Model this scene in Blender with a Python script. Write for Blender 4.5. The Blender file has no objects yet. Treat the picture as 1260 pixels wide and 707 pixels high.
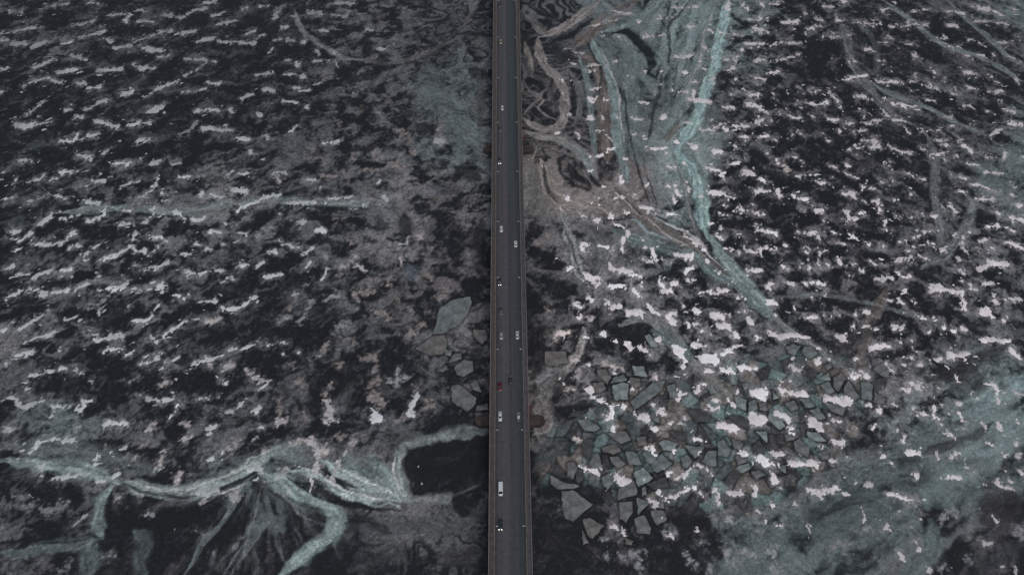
import bpy, bmesh, math, random
import numpy as np
from mathutils import Vector, Matrix
random.seed(7); rng = np.random.default_rng(11)
R = math.radians; PI = math.pi
scene = bpy.context.scene; col = scene.collection
# ---- traced marks on the ice, in quarter-sheet survey units: sheet (column,row) -> "x,y x,y/half-width[ tint]" ----
SNOW = {
(0,0): """0,168 80,152 150,138 205,132/8;50,55 110,62/9;220,35 330,18/9;345,132 400,120 460,105/7;395,180 450,172 510,155/8;60,215 125,212/14;165,228 225,205/16;300,218 350,205/9;505,192 550,203/12;565,235 640,225/12;660,205 720,185/8;745,180 800,155 850,150/9;700,235 750,245 790,248/13;805,75 890,90 960,50 1020,38/9;1040,80 1100,62/9;1075,118 1165,103/12;1190,45 1215,35/7;625,110 610,95 650,75/8;680,105 750,108/8;870,165 955,155/8;975,200 1055,185/14;1070,205 1200,210 1255,215/9;780,280 825,275/10;910,290 975,290 1060,305/10;485,345 600,340/12;655,320 700,335 760,335/12;280,355 370,345/12;160,330 210,320 260,290/10;350,275 425,290/8;120,430 150,400 230,382 300,410/9;380,410 410,415/9;420,435 490,428/9;600,460 650,455/15;700,475 750,460/8;770,435 830,415 870,400/11;890,455 960,445 1010,435/8;1020,405 1080,412/14;910,370 960,345 1010,310/9;1195,480 1230,465/18;480,500 520,497/11;130,560 180,530 225,490/11;740,545 790,525/18;960,545 1020,535 1090,548/13;310,540 350,535/9;400,540 450,530/9;360,577 410,575/11;80,605 120,625 160,610/14;180,610 250,600/9;640,610 680,605/11;700,605 760,595/8;475,595 520,610 580,625/12;1000,630 1060,635/14;1080,638 1140,640/16;300,695 360,690 380,665/12;430,665 470,662/12;680,690 730,688/14;880,665 930,640 970,605/11 d;1170,680 1220,685/14;1130,540 1140,560/9;10,195 40,200/7;440,10 490,20/9;1000,15 1060,8/8;540,75 600,70/7;680,50 720,60/7;1210,170 1250,150/9;0,340 20,338/10;0,455 15,450/14""",
(1,0): """20,30 60,30/10;100,50 135,35/10 d;85,95 110,60/10;155,80 205,80/8;375,70 430,82 460,60/8;390,15 490,20/8;255,60 320,65/9;120,138 150,132/10;0,195 40,170/9;85,200 130,192 185,200/10;215,205 245,208/8;65,255 85,240/12;300,250 310,270/9;375,270 395,255/7;310,150 350,152/9;540,148 575,146/9;600,238 640,242/9;285,302 360,298/8;198,315 212,318/13;390,310 400,325/9;140,300 165,295/6;0,370 70,360/15;150,365 195,368/11;215,375 245,380/11;290,410 315,408/7;190,435 205,430/9;225,445 265,445/8;50,440 95,450/12;40,510 75,510/8;125,495 200,505/10;0,560 20,565/16;240,525 255,520/12;180,640 195,620/12;390,590 410,610/9 t;50,670 60,675/14;330,705 410,695/9;890,690 925,690/18;695,640 725,660/14 t;475,460 492,460/8;900,640 915,610/14 t;640,500 660,505/9 t;740,660 760,700/12 t;330,370 335,395/10 t;605,80 610,110/8 t;790,260 770,290/8 t;500,560 520,530/9 t""",
(2,0): """875,38 910,30/9;785,35 835,35/6;870,130 900,132/8;710,95 735,90/7;755,85 795,85/4;620,105 630,105/6;500,50 520,65 590,68/7;390,132 450,110 530,90/6;280,98 325,96/5;650,178 690,175/5;705,178 750,170/6;440,175 460,176/5;515,182 525,182/4;560,205 575,208/4;800,275 840,285 895,265/13;310,260 350,262/8;265,240 300,245/5;375,325 400,320 435,320/9;500,302 520,302/8;458,322 475,322/5;375,352 410,350/4;290,315 310,315/6;730,350/8;650,360 655,350/8;570,368 575,365/8;830,355 860,362/7;920,325 945,340/7;935,220 955,240/9;990,285/9;1065,20 1060,45/14;1050,80 1060,80/10;970,150 985,155/8;1025,160 1060,165/7;1080,165 1130,172/5;1215,88/9;1165,100 1180,98/7;1190,140 1240,148/10;1220,140 1225,160/7;1150,215 1235,215/11;1135,235 1105,285 1100,300/9;1185,295 1245,293/9;1045,295 1070,297/8;1055,350 1090,330/8;975,395 1000,378/9;985,410/9;890,400 905,400/9;1200,385 1240,388/9;1100,390/8;240,392 250,398/10;290,398 320,402/8;400,440 445,428/6;390,445 400,440/12;385,490 415,485/15;455,493 475,493/6;545,427/7;725,415/8;780,430 785,450/9;815,455 860,452/5;700,462/5;895,455 890,480/14;880,490 970,500/12;625,503 670,508/7;735,575 745,575/16;1140,437/9;1170,468 1215,462/9;1080,465/7;1045,530 1085,530/12;1155,515 1200,520 1250,550/14;370,582 400,582/11;435,572 455,590/8;515,575/8;595,582 635,588/9;830,568/8;840,605 880,600/6;1200,600 1230,590/15;935,575/5;1095,620 1155,620/9;920,630 940,645 980,635 1015,620/11;1045,630/13;1180,655/10;1120,670 1155,672/8;1220,675 1258,665/8;275,565 285,560/9;215,655 240,652/8;265,655/8;425,640 455,640/8;460,665 490,688/9;320,655 330,680/8;650,665/7;705,662/6;600,660/5;800,690 810,700/13;245,455/5;270,495/6;1130,30 1160,40/6;1225,20/8""",
(3,0): """270,30 320,35/8;355,10 380,8/8;190,65/9;230,90 265,98/7;75,110 145,108/9;235,130 260,130/7;190,145 220,140/6;135,145/6;335,100 370,105/9;445,112 500,115 560,120/8;510,105 540,98/6;300,180 350,180/8;265,185/5;400,175/5;10,230 40,208 100,210 155,212/9;45,300 80,285 115,283/7;150,270/6;20,355 50,350/12;480,245 500,243/9;390,298 430,300/7;550,302 575,302/5;380,395 420,380 490,370/9;535,403 645,402/8;690,400 720,400 725,360/6;590,132 680,130 690,110/6;710,120 780,125/6;820,190 880,185/6;890,232 945,232/5;590,180 610,195/9;550,210 590,210/4;675,215 725,213/4;720,278/12;960,275 990,275/6;1025,270 1065,275/9;965,358 1020,362/12;760,420 830,435/9;795,415/9;865,385/8;815,355/8;980,432 1035,440/10;1095,380/10;1085,455 1150,450/8;1130,410/6;960,525 995,522/8;900,455 930,465/7;785,492 815,495/8;865,575 910,575/9;800,640 850,640/5;740,632 755,640/12;560,545 600,580/10;610,590 680,593/9;690,650/8;610,505 670,518/9;690,522 735,522/6;565,487 580,490/9;435,470 500,487/9;700,445/8;300,450 315,475/9;205,450 260,448/6;190,505 240,515 295,505/9;295,450 325,475 360,525/5;465,545 470,600 490,612 545,590/5;300,585 340,590/12;110,578 160,578/7;225,575/9;95,565/8;50,545/7;15,585/7;375,610 415,605/8;345,645/14;420,648 480,635/7;160,655 175,665/7;270,655/6;120,658/7;40,690/10;300,690/10;460,690 530,695/10;880,122 925,125/8;930,60 960,68/10;1040,40 1080,45/14;1100,50 1150,75/7;1215,48/12;1010,105 1080,102/5;1125,108 1180,125/8;1135,212 1170,210/9;1175,200 1240,198/4;1110,270/8;1185,275 1245,305/5;980,190 1045,215/5;1200,380 1235,410/6;1165,540 1210,550/9;1185,610 1250,610/10;1090,665 1120,640 1160,635/7;955,690/14;900,620 930,620/6;820,690 880,690/9;1075,545/8;1140,492/6;150,515/7;25,460/9;155,435/8;105,460/6;0,20 60,15/6;0,90/7;75,15/5;1000,615/6;560,50 590,40/7;620,15/8;700,60 780,45/5;880,60/8;1000,30/8""",
(0,1): """0,145 20,143/9;80,178/8;140,180 185,178 215,160/8;240,180 275,165/8;300,140 375,138/11;380,200 430,208/11;450,182 510,182/10;380,55 440,65/10;500,60 540,20/6;565,98 640,98/9;690,78/7;740,98 800,82/11;840,105 880,90/7;600,212 640,190 675,190/8;135,280 200,265 235,250/10;270,255 330,270/9;415,278 485,292/9;690,265 740,230 775,180/9;800,242 840,242/8;985,260 990,230/11;1145,130 1130,150/10;1170,145 1225,145/6;1235,50 1235,35/12;880,165 930,160/11;990,155/9;1030,250 1090,262/10;1140,225 1210,235/17;190,395 240,365 250,335/11;290,368 325,368/6;430,380 510,350 520,310/13;355,350 380,350/6;610,330 655,328/14;710,385 735,370 760,315/10;865,330 905,365/15;820,362/7;935,370 1000,370/13;800,283 830,280/4;590,395 635,388/8;1100,395 1130,385/11;1020,435 1050,430 1090,430/9;1175,435 1215,445/12;1170,325 1210,300 1258,290/9;50,432 90,435/8;95,480 160,435/10;20,465 80,465/6;85,515/10;165,490 260,495 320,480 360,440/12;340,510 400,500/9;415,545 490,490/9;500,575 560,550 610,520/15;600,530 625,500 680,530 715,525/9;665,435 660,465/14;735,460 785,460 820,480/6;735,545 770,505/8;870,545 935,540/12;945,495 985,495/9;1100,492/8;1010,522 1035,520/4;1175,600 1225,590/12;1055,625 1095,625/11;985,635 1015,625/10;910,628 950,632/9;1090,680 1145,655/11;95,640 145,640/13;160,660 190,640 250,620/14;30,610 70,600/14;290,620 350,620/13;400,575 430,570/8;700,615 760,610 830,575/9;390,700 440,685/11;590,700 630,670/13;530,705 570,700/10;770,700 810,700/10;480,650/12;650,600 670,595/7;100,75 160,80/8;1150,480 1165,475/6;20,270 60,265/6""",
(1,1): """0,75 40,75/5;80,145 120,135 160,142/6;110,150 110,190/10 p;255,175 290,178/8;320,215/6;175,62/5;345,100 350,110/14 t;345,60/7 t;235,70 290,75/10 t;480,55 480,75/14 t;580,35 600,70/17 t;655,95 690,100/12 t;690,118 735,118/9 t;525,125 590,132/10 t;430,135 455,175/13 t;595,190 610,182/6;325,155 395,160/8 t;780,180/5 t;0,290 40,262 110,250/12;160,290 230,292 290,285/12;320,295 340,290/12;360,272 410,268 470,262/8;465,320 490,318/9;530,300 555,292/9;630,255 640,270/10;195,385 230,385/11;110,340 105,370/6;130,315/4;300,425 335,430/14;0,455 70,410/11 d;105,480 150,490 210,515/7;240,530 285,515/11;65,530 95,530/13;0,600 35,580/11;50,655 120,640/14;245,625 265,560/9;320,670 345,640 355,610/13;240,690/8;420,605 470,580 500,545/13 p;500,600 530,620/8 p;410,640/11 t;545,700 560,660/12 t;590,670 600,640/8 t;655,690 650,660/7 t;460,480 510,490 570,500 575,530/8 t;630,490 625,560/11 t;705,495 740,490 755,450/9;760,300 765,360 795,395/8 t;800,455/13 p;710,565 712,590/8 p;830,570 840,540 855,520/9 t;830,620 840,650 870,660/16 t;385,360 445,355/6 t;785,555/7 t;280,20/12 t;330,540 350,570/8 d;760,30 780,50/12 t;1105,150 1125,165/9 d""",
(2,1): """385,62 445,60 460,40 520,15/7;450,97 475,97/4;550,75 575,75/10;535,160 535,190/11;365,145 390,130/9;445,210 470,212/6;500,265 520,270/8;540,265 555,268/8;260,255 270,275/9;245,320 250,330/9 p;420,265 460,255/5;430,300/10;395,290/4;335,350 345,352/8;368,358/6;400,370 425,375/10;665,25 755,22/8;760,45/9;875,5 905,20/14;855,98/12;770,110 800,115/9;665,205/14;590,255 640,242/7;620,305 665,320 670,335/13;690,322 715,325/4;555,330 575,338/9;755,205 805,205/12;810,230 820,250/14;790,245 800,285/8;770,345 795,345/11;865,215 870,235/8;925,260/15;990,35 1030,40/13;1095,10/9;955,120 1020,130 1035,165/9;970,240 1040,240/13;1045,255 1085,262/5;1150,140 1185,150/17;1210,165 1240,180/12;1200,232 1250,232/11;1070,100 1120,92/5;1110,325 1165,330/8;1050,310/9;1020,345 1060,352/8;1190,330 1210,350 1240,345/7;1200,395 1215,425 1255,430/9;1020,395 1025,415/8;960,390/9;1030,460/13;1110,440/9;490,350 500,385 530,410 550,410/9;480,365/13;750,435/8;850,455 890,470 910,490/14;930,500 945,520/7;570,430 560,460 540,490 540,520/13;430,500 470,505/12;640,470/9;655,505 690,520/11;690,520 700,570/13;645,570 700,585/10;345,490 370,495/12;350,510 355,530/8;745,565 750,580/7;805,545 880,550/10;885,565/13;850,635 890,600/10;960,575/14;870,670/14;490,605 530,620 575,625/15;590,645 635,655/9;290,605 280,620/14;215,565 240,560/9 p;365,605/8;365,650 400,670 420,690/16;390,665 430,655/10;725,670 740,700/14;790,690 810,680/16;480,700 550,695/13;640,695/9;1080,520/9;1110,535/11;1150,525 1195,525/9;1210,520 1250,505/9;1160,615 1230,618/10;1010,630/8;1050,620/6;1060,690/9""",
(3,1): """0,50/6;40,80 55,100/9;85,105 95,130/8 p;120,65/13;170,88/9;300,105 335,120/8;385,105/11;140,158 185,155 230,152/7;400,30/9;440,20 470,10/7;440,55/5;500,15 550,12/12;600,12 650,40 700,45/8;690,70/9;750,25 780,25/8;385,145 430,160/6;250,195 290,190/10;470,210 485,215/9;505,218 530,220/10;560,185/6;615,180/6;610,130 590,100 600,85/5;670,140 705,155/9;745,170 770,175/8;375,245 400,245 430,240/12;420,260/12;45,225 55,260/9;10,230/7;120,245 150,270 195,270/8;480,285/7;520,285 540,282/6;545,300 545,325/11;615,272/9;700,248/8;235,330 270,325/11;270,375/11;175,325/9;380,325 395,340/13;385,365 430,370/12;470,345/9;635,358/12;700,358 725,365/11;755,350/6;805,350 825,355/14;860,305/9;895,305 915,325/12;790,70 800,55 860,50 870,75/7;900,155/5;945,165 970,170/6;930,62/8;850,5 880,5/8;965,5 1000,40/12;990,95 1030,100/6;1060,68 1100,68/5;1165,40 1165,70/14;1255,60/9;1000,195 1050,205 1105,225/7;1055,140 1155,145/9;1015,272 1105,270/11;940,230 980,240/7;850,520/15;1130,340 1140,350/12;1210,205/8;1200,255/10;1225,302/12;1165,480 1200,490 1245,505/14;1200,365 1255,375/15;1070,405 1130,400/11;1205,432/11;1100,510/8;1040,475 1075,470/13;1030,515/9;920,455 960,460/11;995,435/9;960,495 970,530/12;1025,600 1030,620 1080,605/14;1090,580 1140,590 1185,590/18;940,565/10;955,630/10;950,670/10;1060,685 1110,688/12;800,695 850,700/12;990,690/10;635,570 660,565 700,560/11;740,552 780,562/9;640,640 660,655 700,655/11;530,665 600,655/11;820,490/9;840,430/8;785,485 740,500 685,530/5;800,425 740,455 700,470/6;555,500/13;490,490/8;420,450 440,470/12;600,440/7;580,400 575,380/9;575,420/8;650,480/7;0,430 40,440/14;30,465/6;145,438 180,440/5;205,440 250,440 245,460/10;330,435/9;335,485 365,487/7;90,502/9;185,530/11;250,535 285,525/5;350,580/13;75,600 85,610/12;165,585/10;215,605/14;250,595/8;295,595/10;405,648/7;430,595/6;465,620/7;500,570 515,585/10;530,590 580,588/8;90,680 120,685/13;180,690 220,680/11;10,690/9;275,690/12;10,520 40,520/7""",
(0,2): """0,215 20,205/12;30,190 60,165/6;30,55 85,25/14;130,10 190,10/11;205,30 235,35/12;265,25 340,10/10;375,10/9;480,12 600,5/11;660,5 690,15/8;720,5 800,5/9;100,200 140,180 195,140/12;120,265 190,245 255,228/12;240,105/9;270,152/6;85,328 145,320/15;20,380 85,350/9;320,158 380,135/9;400,160/9;435,100 485,80/9 d;420,215 475,230/11;450,265 510,245 555,235/8;540,240 600,240/18;520,300 610,298/10;625,330 660,305/11;700,365 750,355 790,325/14;655,165 720,165 750,130 780,80/13;720,250 760,240/8;800,235 850,205 935,155/11;945,150 985,158/5;860,40 900,52/9;980,70 1055,65/13;1085,100 1150,105 1220,70 1258,45/13;1020,165 1080,155/18 p;780,265/8;820,370 880,340/9;950,375 1020,350/13;1030,350 1100,330/12;1120,300 1180,300 1250,275/11;1110,385 1140,385/17 p;1030,380/9 p;310,395 380,400/13;400,408/6;135,440 200,415 260,408/10;285,315 310,305/6;450,460/8;640,460 665,445/12 d;790,480 820,460/13 p;25,530 70,545 120,590 165,575 230,540/14;130,495 160,490/8;250,635 265,590/11;260,580 340,580/14;390,610 410,560/13;400,560 460,550/12;660,525 690,530/9;720,540 770,550/13;780,555 850,545 850,515/12;830,655 855,610 885,560/10;975,545 1040,535/7;1070,535/8;1155,590 1210,550/12;1105,615 1145,610/12;1000,580/8;1090,465 1115,465/9;1015,690 1065,675/13;925,675/15 p;740,690/16 p;500,690 540,660/13;560,665 620,670/11;10,680 50,695/11;385,690/8;1210,410 1250,430/14 p;1230,600/9 p;500,130/6;630,90/9;480,95 520,40/6 d""",
(1,2): """180,35 210,30/8;5,68/6;110,165 165,140/11 d;160,105 190,60/9 t;210,170 250,120 270,60/13 d;345,55 400,35/14 d;395,195 430,185/15 d;0,265 30,270/9;50,285 105,272 160,268/9;135,320/8;210,318/6;265,350/9;420,245 480,262/13 t;330,310 350,280/16 t;310,330/8;480,20 500,60/16 t;510,20 570,15/19 t;590,122 640,135/12 t;755,105/15 t;690,65/12 t;885,45 945,25/20 t;820,180 780,215 740,245/16 t;660,150/11 t;520,348 580,348/15 t;600,345 585,400/13 t;550,475 600,460/17 t;410,380/20 t;220,455 235,490/14 t;340,520 370,480/12 t;350,570 360,610 360,640/18 p;335,660 395,655/10;115,550 120,650/14 t;110,660 140,655/14 p;570,530 620,570/28 t;580,600 590,640/30;760,600 790,530/23;750,620/18;840,560 850,580/12 t;690,655 800,610 870,575/8 t;785,490 770,520/12 t;0,440 60,455/10 p;10,500 60,460/9;0,600 20,580/16;700,400 690,480/10 d;650,460 740,440/14 d;185,375/12 t;20,690/7;240,620 235,650/12 t""",
(2,2): """310,75 330,95/15;340,145/12;385,155/10 p;175,110 190,118/14 t;215,240 230,220 280,220/14 p;360,240/14;390,60 375,45/9;460,65 490,100 530,90/13;490,140/8;570,120 610,120/15;630,110 640,140/13;600,10 630,40/17;560,5/8;740,12 790,10/14;850,30/8;665,85 700,120 720,130/11;745,145 800,125/12;770,155 800,175/15;840,90/10;905,110 920,120/17;930,20 990,25/12;1010,15 1060,10/12;995,135 1035,145/17;1075,130/11;870,185/13;915,180/11;935,215/13;1020,185 1060,195/20;1100,235/17;1140,120/10;1160,150 1185,180/16;1200,235/10;1110,52 1140,50/12;735,248/16;445,230/17;510,262/8;575,280 580,300/21;620,290 650,300 680,330/10;800,300 830,320 845,350/24;840,380/9;895,280 935,285/14;940,350 990,350/26;975,405/16;1030,325 1070,310/14;1100,290 1135,285/9;1030,400 1090,410/13;1120,390 1190,395/20;855,420/14;920,480 915,500 905,515/12;935,470/9;710,440/15 p;430,370 470,375 500,390 550,395/6 p;500,420/8;370,375/8;290,360 310,355/12 p;250,465 270,490 300,510/10 p;230,450/9 p;320,405 300,440/4 p;380,490 395,535/18;440,550 460,570/13;490,590 480,630/17;510,580 540,580/13;500,690/14;620,630 650,640/24;700,690/16;695,570/11;730,610/18;780,665/11;835,670/14;815,520 850,520/13;825,550/13;970,575 990,590/16;1000,555/8;1060,545 1090,570/12;1115,515/12;1020,670 1060,680 1100,690/18;1180,510 1230,520/28;1190,640 1230,650/28;600,490/9;840,640/10;350,630 390,632/5""",
(3,2): """0,70 45,75/14;35,130/9;0,0/10;200,145 240,140/13;285,40/5;130,100/8;215,45/6;265,80/6;430,128/10;495,120/17;420,185 430,215/11;350,245 380,250/19;340,125/9 d;280,140/8;10,220 60,240 120,235/14;150,235 190,245/16;250,300/11;230,370 260,340/11;300,350/8;120,380 140,400/16;430,355/9;585,380 595,400/13;655,375/11;485,190 540,205/8;610,195 660,185/14;720,130 770,155/11;820,160/11;675,125/7;640,65/13;600,65/9;670,20/12;720,75/5;800,10 870,10 920,20/12;950,20 965,60 965,100/11;1000,5/7;1120,70/12;1170,60/9;1210,55 1250,60/11;1040,120 1080,110 1105,145/16;1150,160/12;710,260/9;715,290/6;650,270/11;505,300 560,280 600,290/12;795,215/12;865,195/12;915,210/12;970,205/16;1050,260 1110,250 1190,265/11;705,345/11;745,370/9;790,355 850,350/10;890,335 970,325/14;975,350/7;1200,310 1230,350/15;920,430 935,445/11;410,430 490,435/16;60,465/11;105,455/9;70,505 120,520 175,520/16;280,540 320,550 400,570/18;390,560/20;490,575/11;550,595/15;580,580/7;620,580/16;535,480/9;710,470 760,500/14;730,480/18;670,495/13;840,490/9;1080,475 1120,480 1130,560/10;1110,490/12;1165,510/8;1215,520 1258,525/7;860,570/9;945,565/8;810,580 815,630/11;840,655/14;715,595/9;725,625 770,620/11;940,620 950,640/12;1050,670 1070,690/16;1130,665 1145,690/11;1220,668/11;40,620 90,640 110,660/17;110,690/12;220,660 250,680/22;290,665/8;320,655 370,655/11;365,660/9;515,685/13;650,700/14;970,690/8;430,685/6;1030,540/7""",
(0,3): """150,105 185,60 260,40/12;260,40 360,35/10;300,45 350,45/13;100,100 115,95/11;410,95 440,98/7;440,205 465,160 480,120/12;505,115 515,80/9 t;200,210 205,170 250,145/13;265,230 320,220 380,215/12;310,205/14;390,215 425,215/8;480,245 530,235 580,210/17;690,75 700,65/9 t;785,160 800,110/9 p;790,100 810,95/14 p;770,190 790,182/7;870,260 885,210/12 p;560,95 615,85/7;910,45 940,20/9 p;1035,10/13;1010,145 1040,135/9;1125,90 1175,50/14 p;1090,105/5;660,130/9 p;15,5/13;60,320 110,325/14 d;0,350 20,345/12 d;120,375 160,360/12 d;220,390 300,380/22 d;260,380 310,350/12 d;365,465 400,440 430,400/9;465,455/8;0,485/14 d;565,335 590,330/11 p;680,315 700,312/9 p;700,410 750,410/24 d;430,555 470,550/9 d;500,615 560,610/11 d;100,610 200,590/18 d;280,690 320,685 345,650/11 d;60,620/13 d;980,300 1020,310 1070,285/17;1000,340/16 p;1150,320 1150,350/20 p;1150,330/22;1160,560 1210,500/13 d;1230,195 1258,200/16;960,485 1020,510/11 d;60,70/6;430,490/6 d;1045,600/10 d""",
(1,3): """0,185 30,200/16;30,110 50,100/14 p;180,60 240,40 270,60/9 p;270,50 310,100 350,100/16 p;310,130 290,190 265,280/17 p;265,285/12;430,125 465,70 490,50/15 p;400,160 380,210 375,255/13 p;405,25/20 t;110,220 145,190/13 p;100,230/12;130,270 160,290/13 p;160,300/12;480,260 475,320/8 t;490,140 540,160/14 t;530,20/11 t;560,120 620,120/7 t;40,250/4;800,270 810,265/4;790,170 800,165/3;0,30/8;330,330 335,340/6 d""",
(2,3): """310,30 350,50/13 p;500,0/12;345,170 380,190 420,205/15;400,190 430,180/13;490,220/9;520,220 540,240 560,260/22;690,80 700,120/16;670,80/10;790,90 800,110/17;900,45 920,50/16;920,100/10;765,205/12;850,215 880,180 890,160/7;810,230 840,220/11;905,165 930,175/11;960,190 970,220/10;850,290 890,280 940,315/11;670,335 700,370 760,330 840,300/9;725,305 735,310/13;1005,290 1010,320/18;1060,300 1130,305/15;1020,350/8;1195,280 1195,310/13;1100,105 1140,110/12;1220,130 1240,150/22;1050,0 1100,0/6;490,460 530,490/12;540,490 550,520/15;640,488/11;735,420/13;985,435/6;1060,430 1090,460/15 d;905,490/7;760,495 800,490/13 d;780,510 790,530/9;545,615/12 d;580,610 630,590/15 d;620,600 630,690/9 d;460,530/11 d;1050,580 1060,620/11 d;970,650 975,690/9 d;1120,590 1190,600/12 d;880,640 900,660/11 d;920,555/8 d;1100,650/9;1220,500/13 d;1230,435/9;1210,400/8;650,240/9;240,375/5 d;460,625/9 d;1240,585/9 d;850,610/9 d""",
(3,3): """25,110 70,105/17;40,130 50,160/7;100,155 170,160/17;200,155 240,165/20;30,235 40,240/20;60,280 60,310/6;0,160 20,165/9;265,75/10;320,55 370,55/13;315,150/16;395,130/11;115,15/9;550,128 580,125/10;610,150/9;650,10 670,20 670,50/9;690,105 740,112/13;820,115 835,140/10;890,10 915,35/14;1075,55 1110,70/9;1155,115/9;1220,120 1245,115/11;1225,30 1230,80/8;440,255/9;495,262/14;190,290 240,300 260,320/15;270,300 330,280 370,290/13;390,310/9;130,360/7;55,458/13;175,450 200,475/13;465,385 475,420/8;595,300 640,325 680,335/13;700,340/11;740,335/12;730,215/13;840,240 875,225/9;890,220 940,230/14;930,110 900,125/7;960,130 970,165/7;1005,210/6;1130,255 1160,280 1200,290/14;1195,250/12;1240,190 1250,220/9;1165,195/6;745,385 755,410/8;1000,395/8;1100,420 1120,440/16;845,435 880,410 925,385/14 d;920,410/11 d;480,485 520,485/6 d;570,480/19;600,435 630,415/6 d;310,570 335,570/13 d;360,555 400,555/11 d;390,590/9 d;640,600 660,630/20;730,545/9;745,580/12;700,465/6 d;415,485/7 d;985,520 990,530/12 d;1010,495/6;960,625 990,615/7 d;1050,545 1090,550/9;1075,265/8;795,660 790,690/11;1220,670 1215,700/12;1160,670/9;860,670/14 d;10,600 40,580/15 d;35,680/22 d;150,665/9 d;535,635/7 d;20,355 25,380/6;1240,500/26 d""",
}
# floes: same sheets; "corner corner .../colour" (t teal, g grey, b brown, k dark, l pale teal)
FLOES = {
(2,3): """440,85 480,68 515,70 540,100 500,115 445,105/b;480,125 520,122 560,160 520,182 490,160/g;470,10 500,5 560,0 585,45 540,65 500,40/g;555,98 610,105 638,165 575,168/t;372,165 405,110 425,110 450,190 420,200/g;345,40 400,40 395,90 370,140 345,110/k;270,155 300,150 325,180 300,240 270,215/g;315,190 345,180 350,240 325,265 310,240/k;185,215 240,245 335,270 300,284 230,288 190,260/g;240,294 300,288 400,360 340,410 300,445 260,430 245,370/g;345,430 380,425 455,465 395,530 370,510/b;342,480 380,550 350,560/g;440,225 480,205 505,250 470,290 445,265/t;520,285 590,250 600,240 620,310 520,342/g;595,205 645,175 695,232 620,275/l;640,110 665,90 712,130 690,165 660,150/t;680,172 735,110 790,160 715,208/t;720,60 750,40 820,60 790,100 740,95/l;660,260 760,222 770,275 690,290/k;635,278 655,270 662,310 640,325/t;610,322 680,350 620,415/t;525,348 592,345 595,400 560,455 530,430/g;600,430 650,410 685,480 680,510 610,500/g;555,520 600,540 590,560 555,555/b;680,390 745,388 765,435 715,465 690,430/g;845,70 880,70 950,80 900,140/t;930,150 965,95 1005,95 1005,175 970,175/t;1010,50 1040,38 1075,90 1060,130 1010,120/t;1080,35 1140,60 1120,95 1085,80/g;1095,182 1165,155 1178,180 1130,210/l;1195,0 1255,0 1255,60/l;1095,125 1140,115 1160,148 1110,170/g;830,130 860,115 890,150 860,185 840,180/t;1180,75 1215,45 1245,80 1225,110 1185,110/k;1170,200 1215,190 1245,215 1200,240/g;770,0 855,10 850,50 790,30/k;610,30 660,25 665,70 620,75/b;720,322 755,325 745,382 720,380/g""",
(2,2): """590,380 650,385 668,440 600,430/l;490,480 540,462 575,470 570,550 500,550/l;415,400 460,400 490,440 470,475 420,430/b;480,470 500,437 550,425 570,455/t;395,465 450,460 466,495 430,520 400,510/b;580,560 690,465 755,455 740,500 650,570 600,600/t;650,235 675,225 720,290 680,290/l;760,480 800,470 820,540 775,540/t;578,440 630,445 635,475 600,500 578,480/b;320,650 360,640 435,685 410,705 350,700/t;270,640 290,615 370,595 340,625/k;160,310 265,310 275,370 200,385 160,375/b;680,610 730,620 725,665 690,650/g;860,600 930,600 1010,655 900,660/k;1060,630 1110,625 1165,655 1160,690 1100,670/k;1090,530 1156,550 1152,606 1100,580/l;1160,560 1195,545 1210,595 1160,615/t;1212,570 1250,560 1258,605 1215,600/g""",
(3,2): """85,290 120,275 162,285 130,335 95,320/t;165,320 180,285 215,290 250,325 200,350/t;255,475 300,460 330,510 290,530/t;320,440 360,415 385,445 345,515 318,480/g;375,480 395,450 450,540 430,555 370,520/g;455,460 515,470 512,555 460,545/t;520,510 580,545 570,570 520,565/g;515,400 560,370 600,400 595,440 560,435/g;240,450 300,415 310,455/l;150,545 200,540 230,585 190,590/t;80,565 130,550 150,595 115,610/g;20,500 55,540 25,550/l;0,620 30,610 90,680 60,700 0,650/l;505,470 540,445 580,450 560,500 522,500/k;270,560 330,570 385,590 370,630 300,600/g;200,600 250,585 285,640 240,650/t;280,380 305,365 315,390 290,405/t""",
(3,3): """125,50 150,35 205,85 195,130 130,95/g;240,110 290,95 300,140 265,140/g;80,20 120,10 135,40 90,50/t;45,35 70,30 85,60 50,65/k;190,0 250,10 290,50 235,50 195,30/l;60,170 90,165 90,210 50,185/t""",
(1,2): """970,395 1020,350 1065,360 1070,410 1020,438 985,425/g;945,370 975,320 1010,320 1012,350/g;1055,470 1080,450 1112,515 1065,500/g;1065,205 1130,205 1140,250 1115,280 1070,240/b;930,300 965,305 960,335 930,330/t;870,230 900,100 960,60 1055,40 1060,80 1040,130 1000,180 925,222/t;870,237 930,230 940,270 925,325 860,335 780,300/b;960,480 1000,475 1085,540 1080,570 1040,610 960,560/g;1085,580 1140,565 1145,600 1080,605/g;885,410 935,380 950,400 915,415/g""",
}
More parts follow.
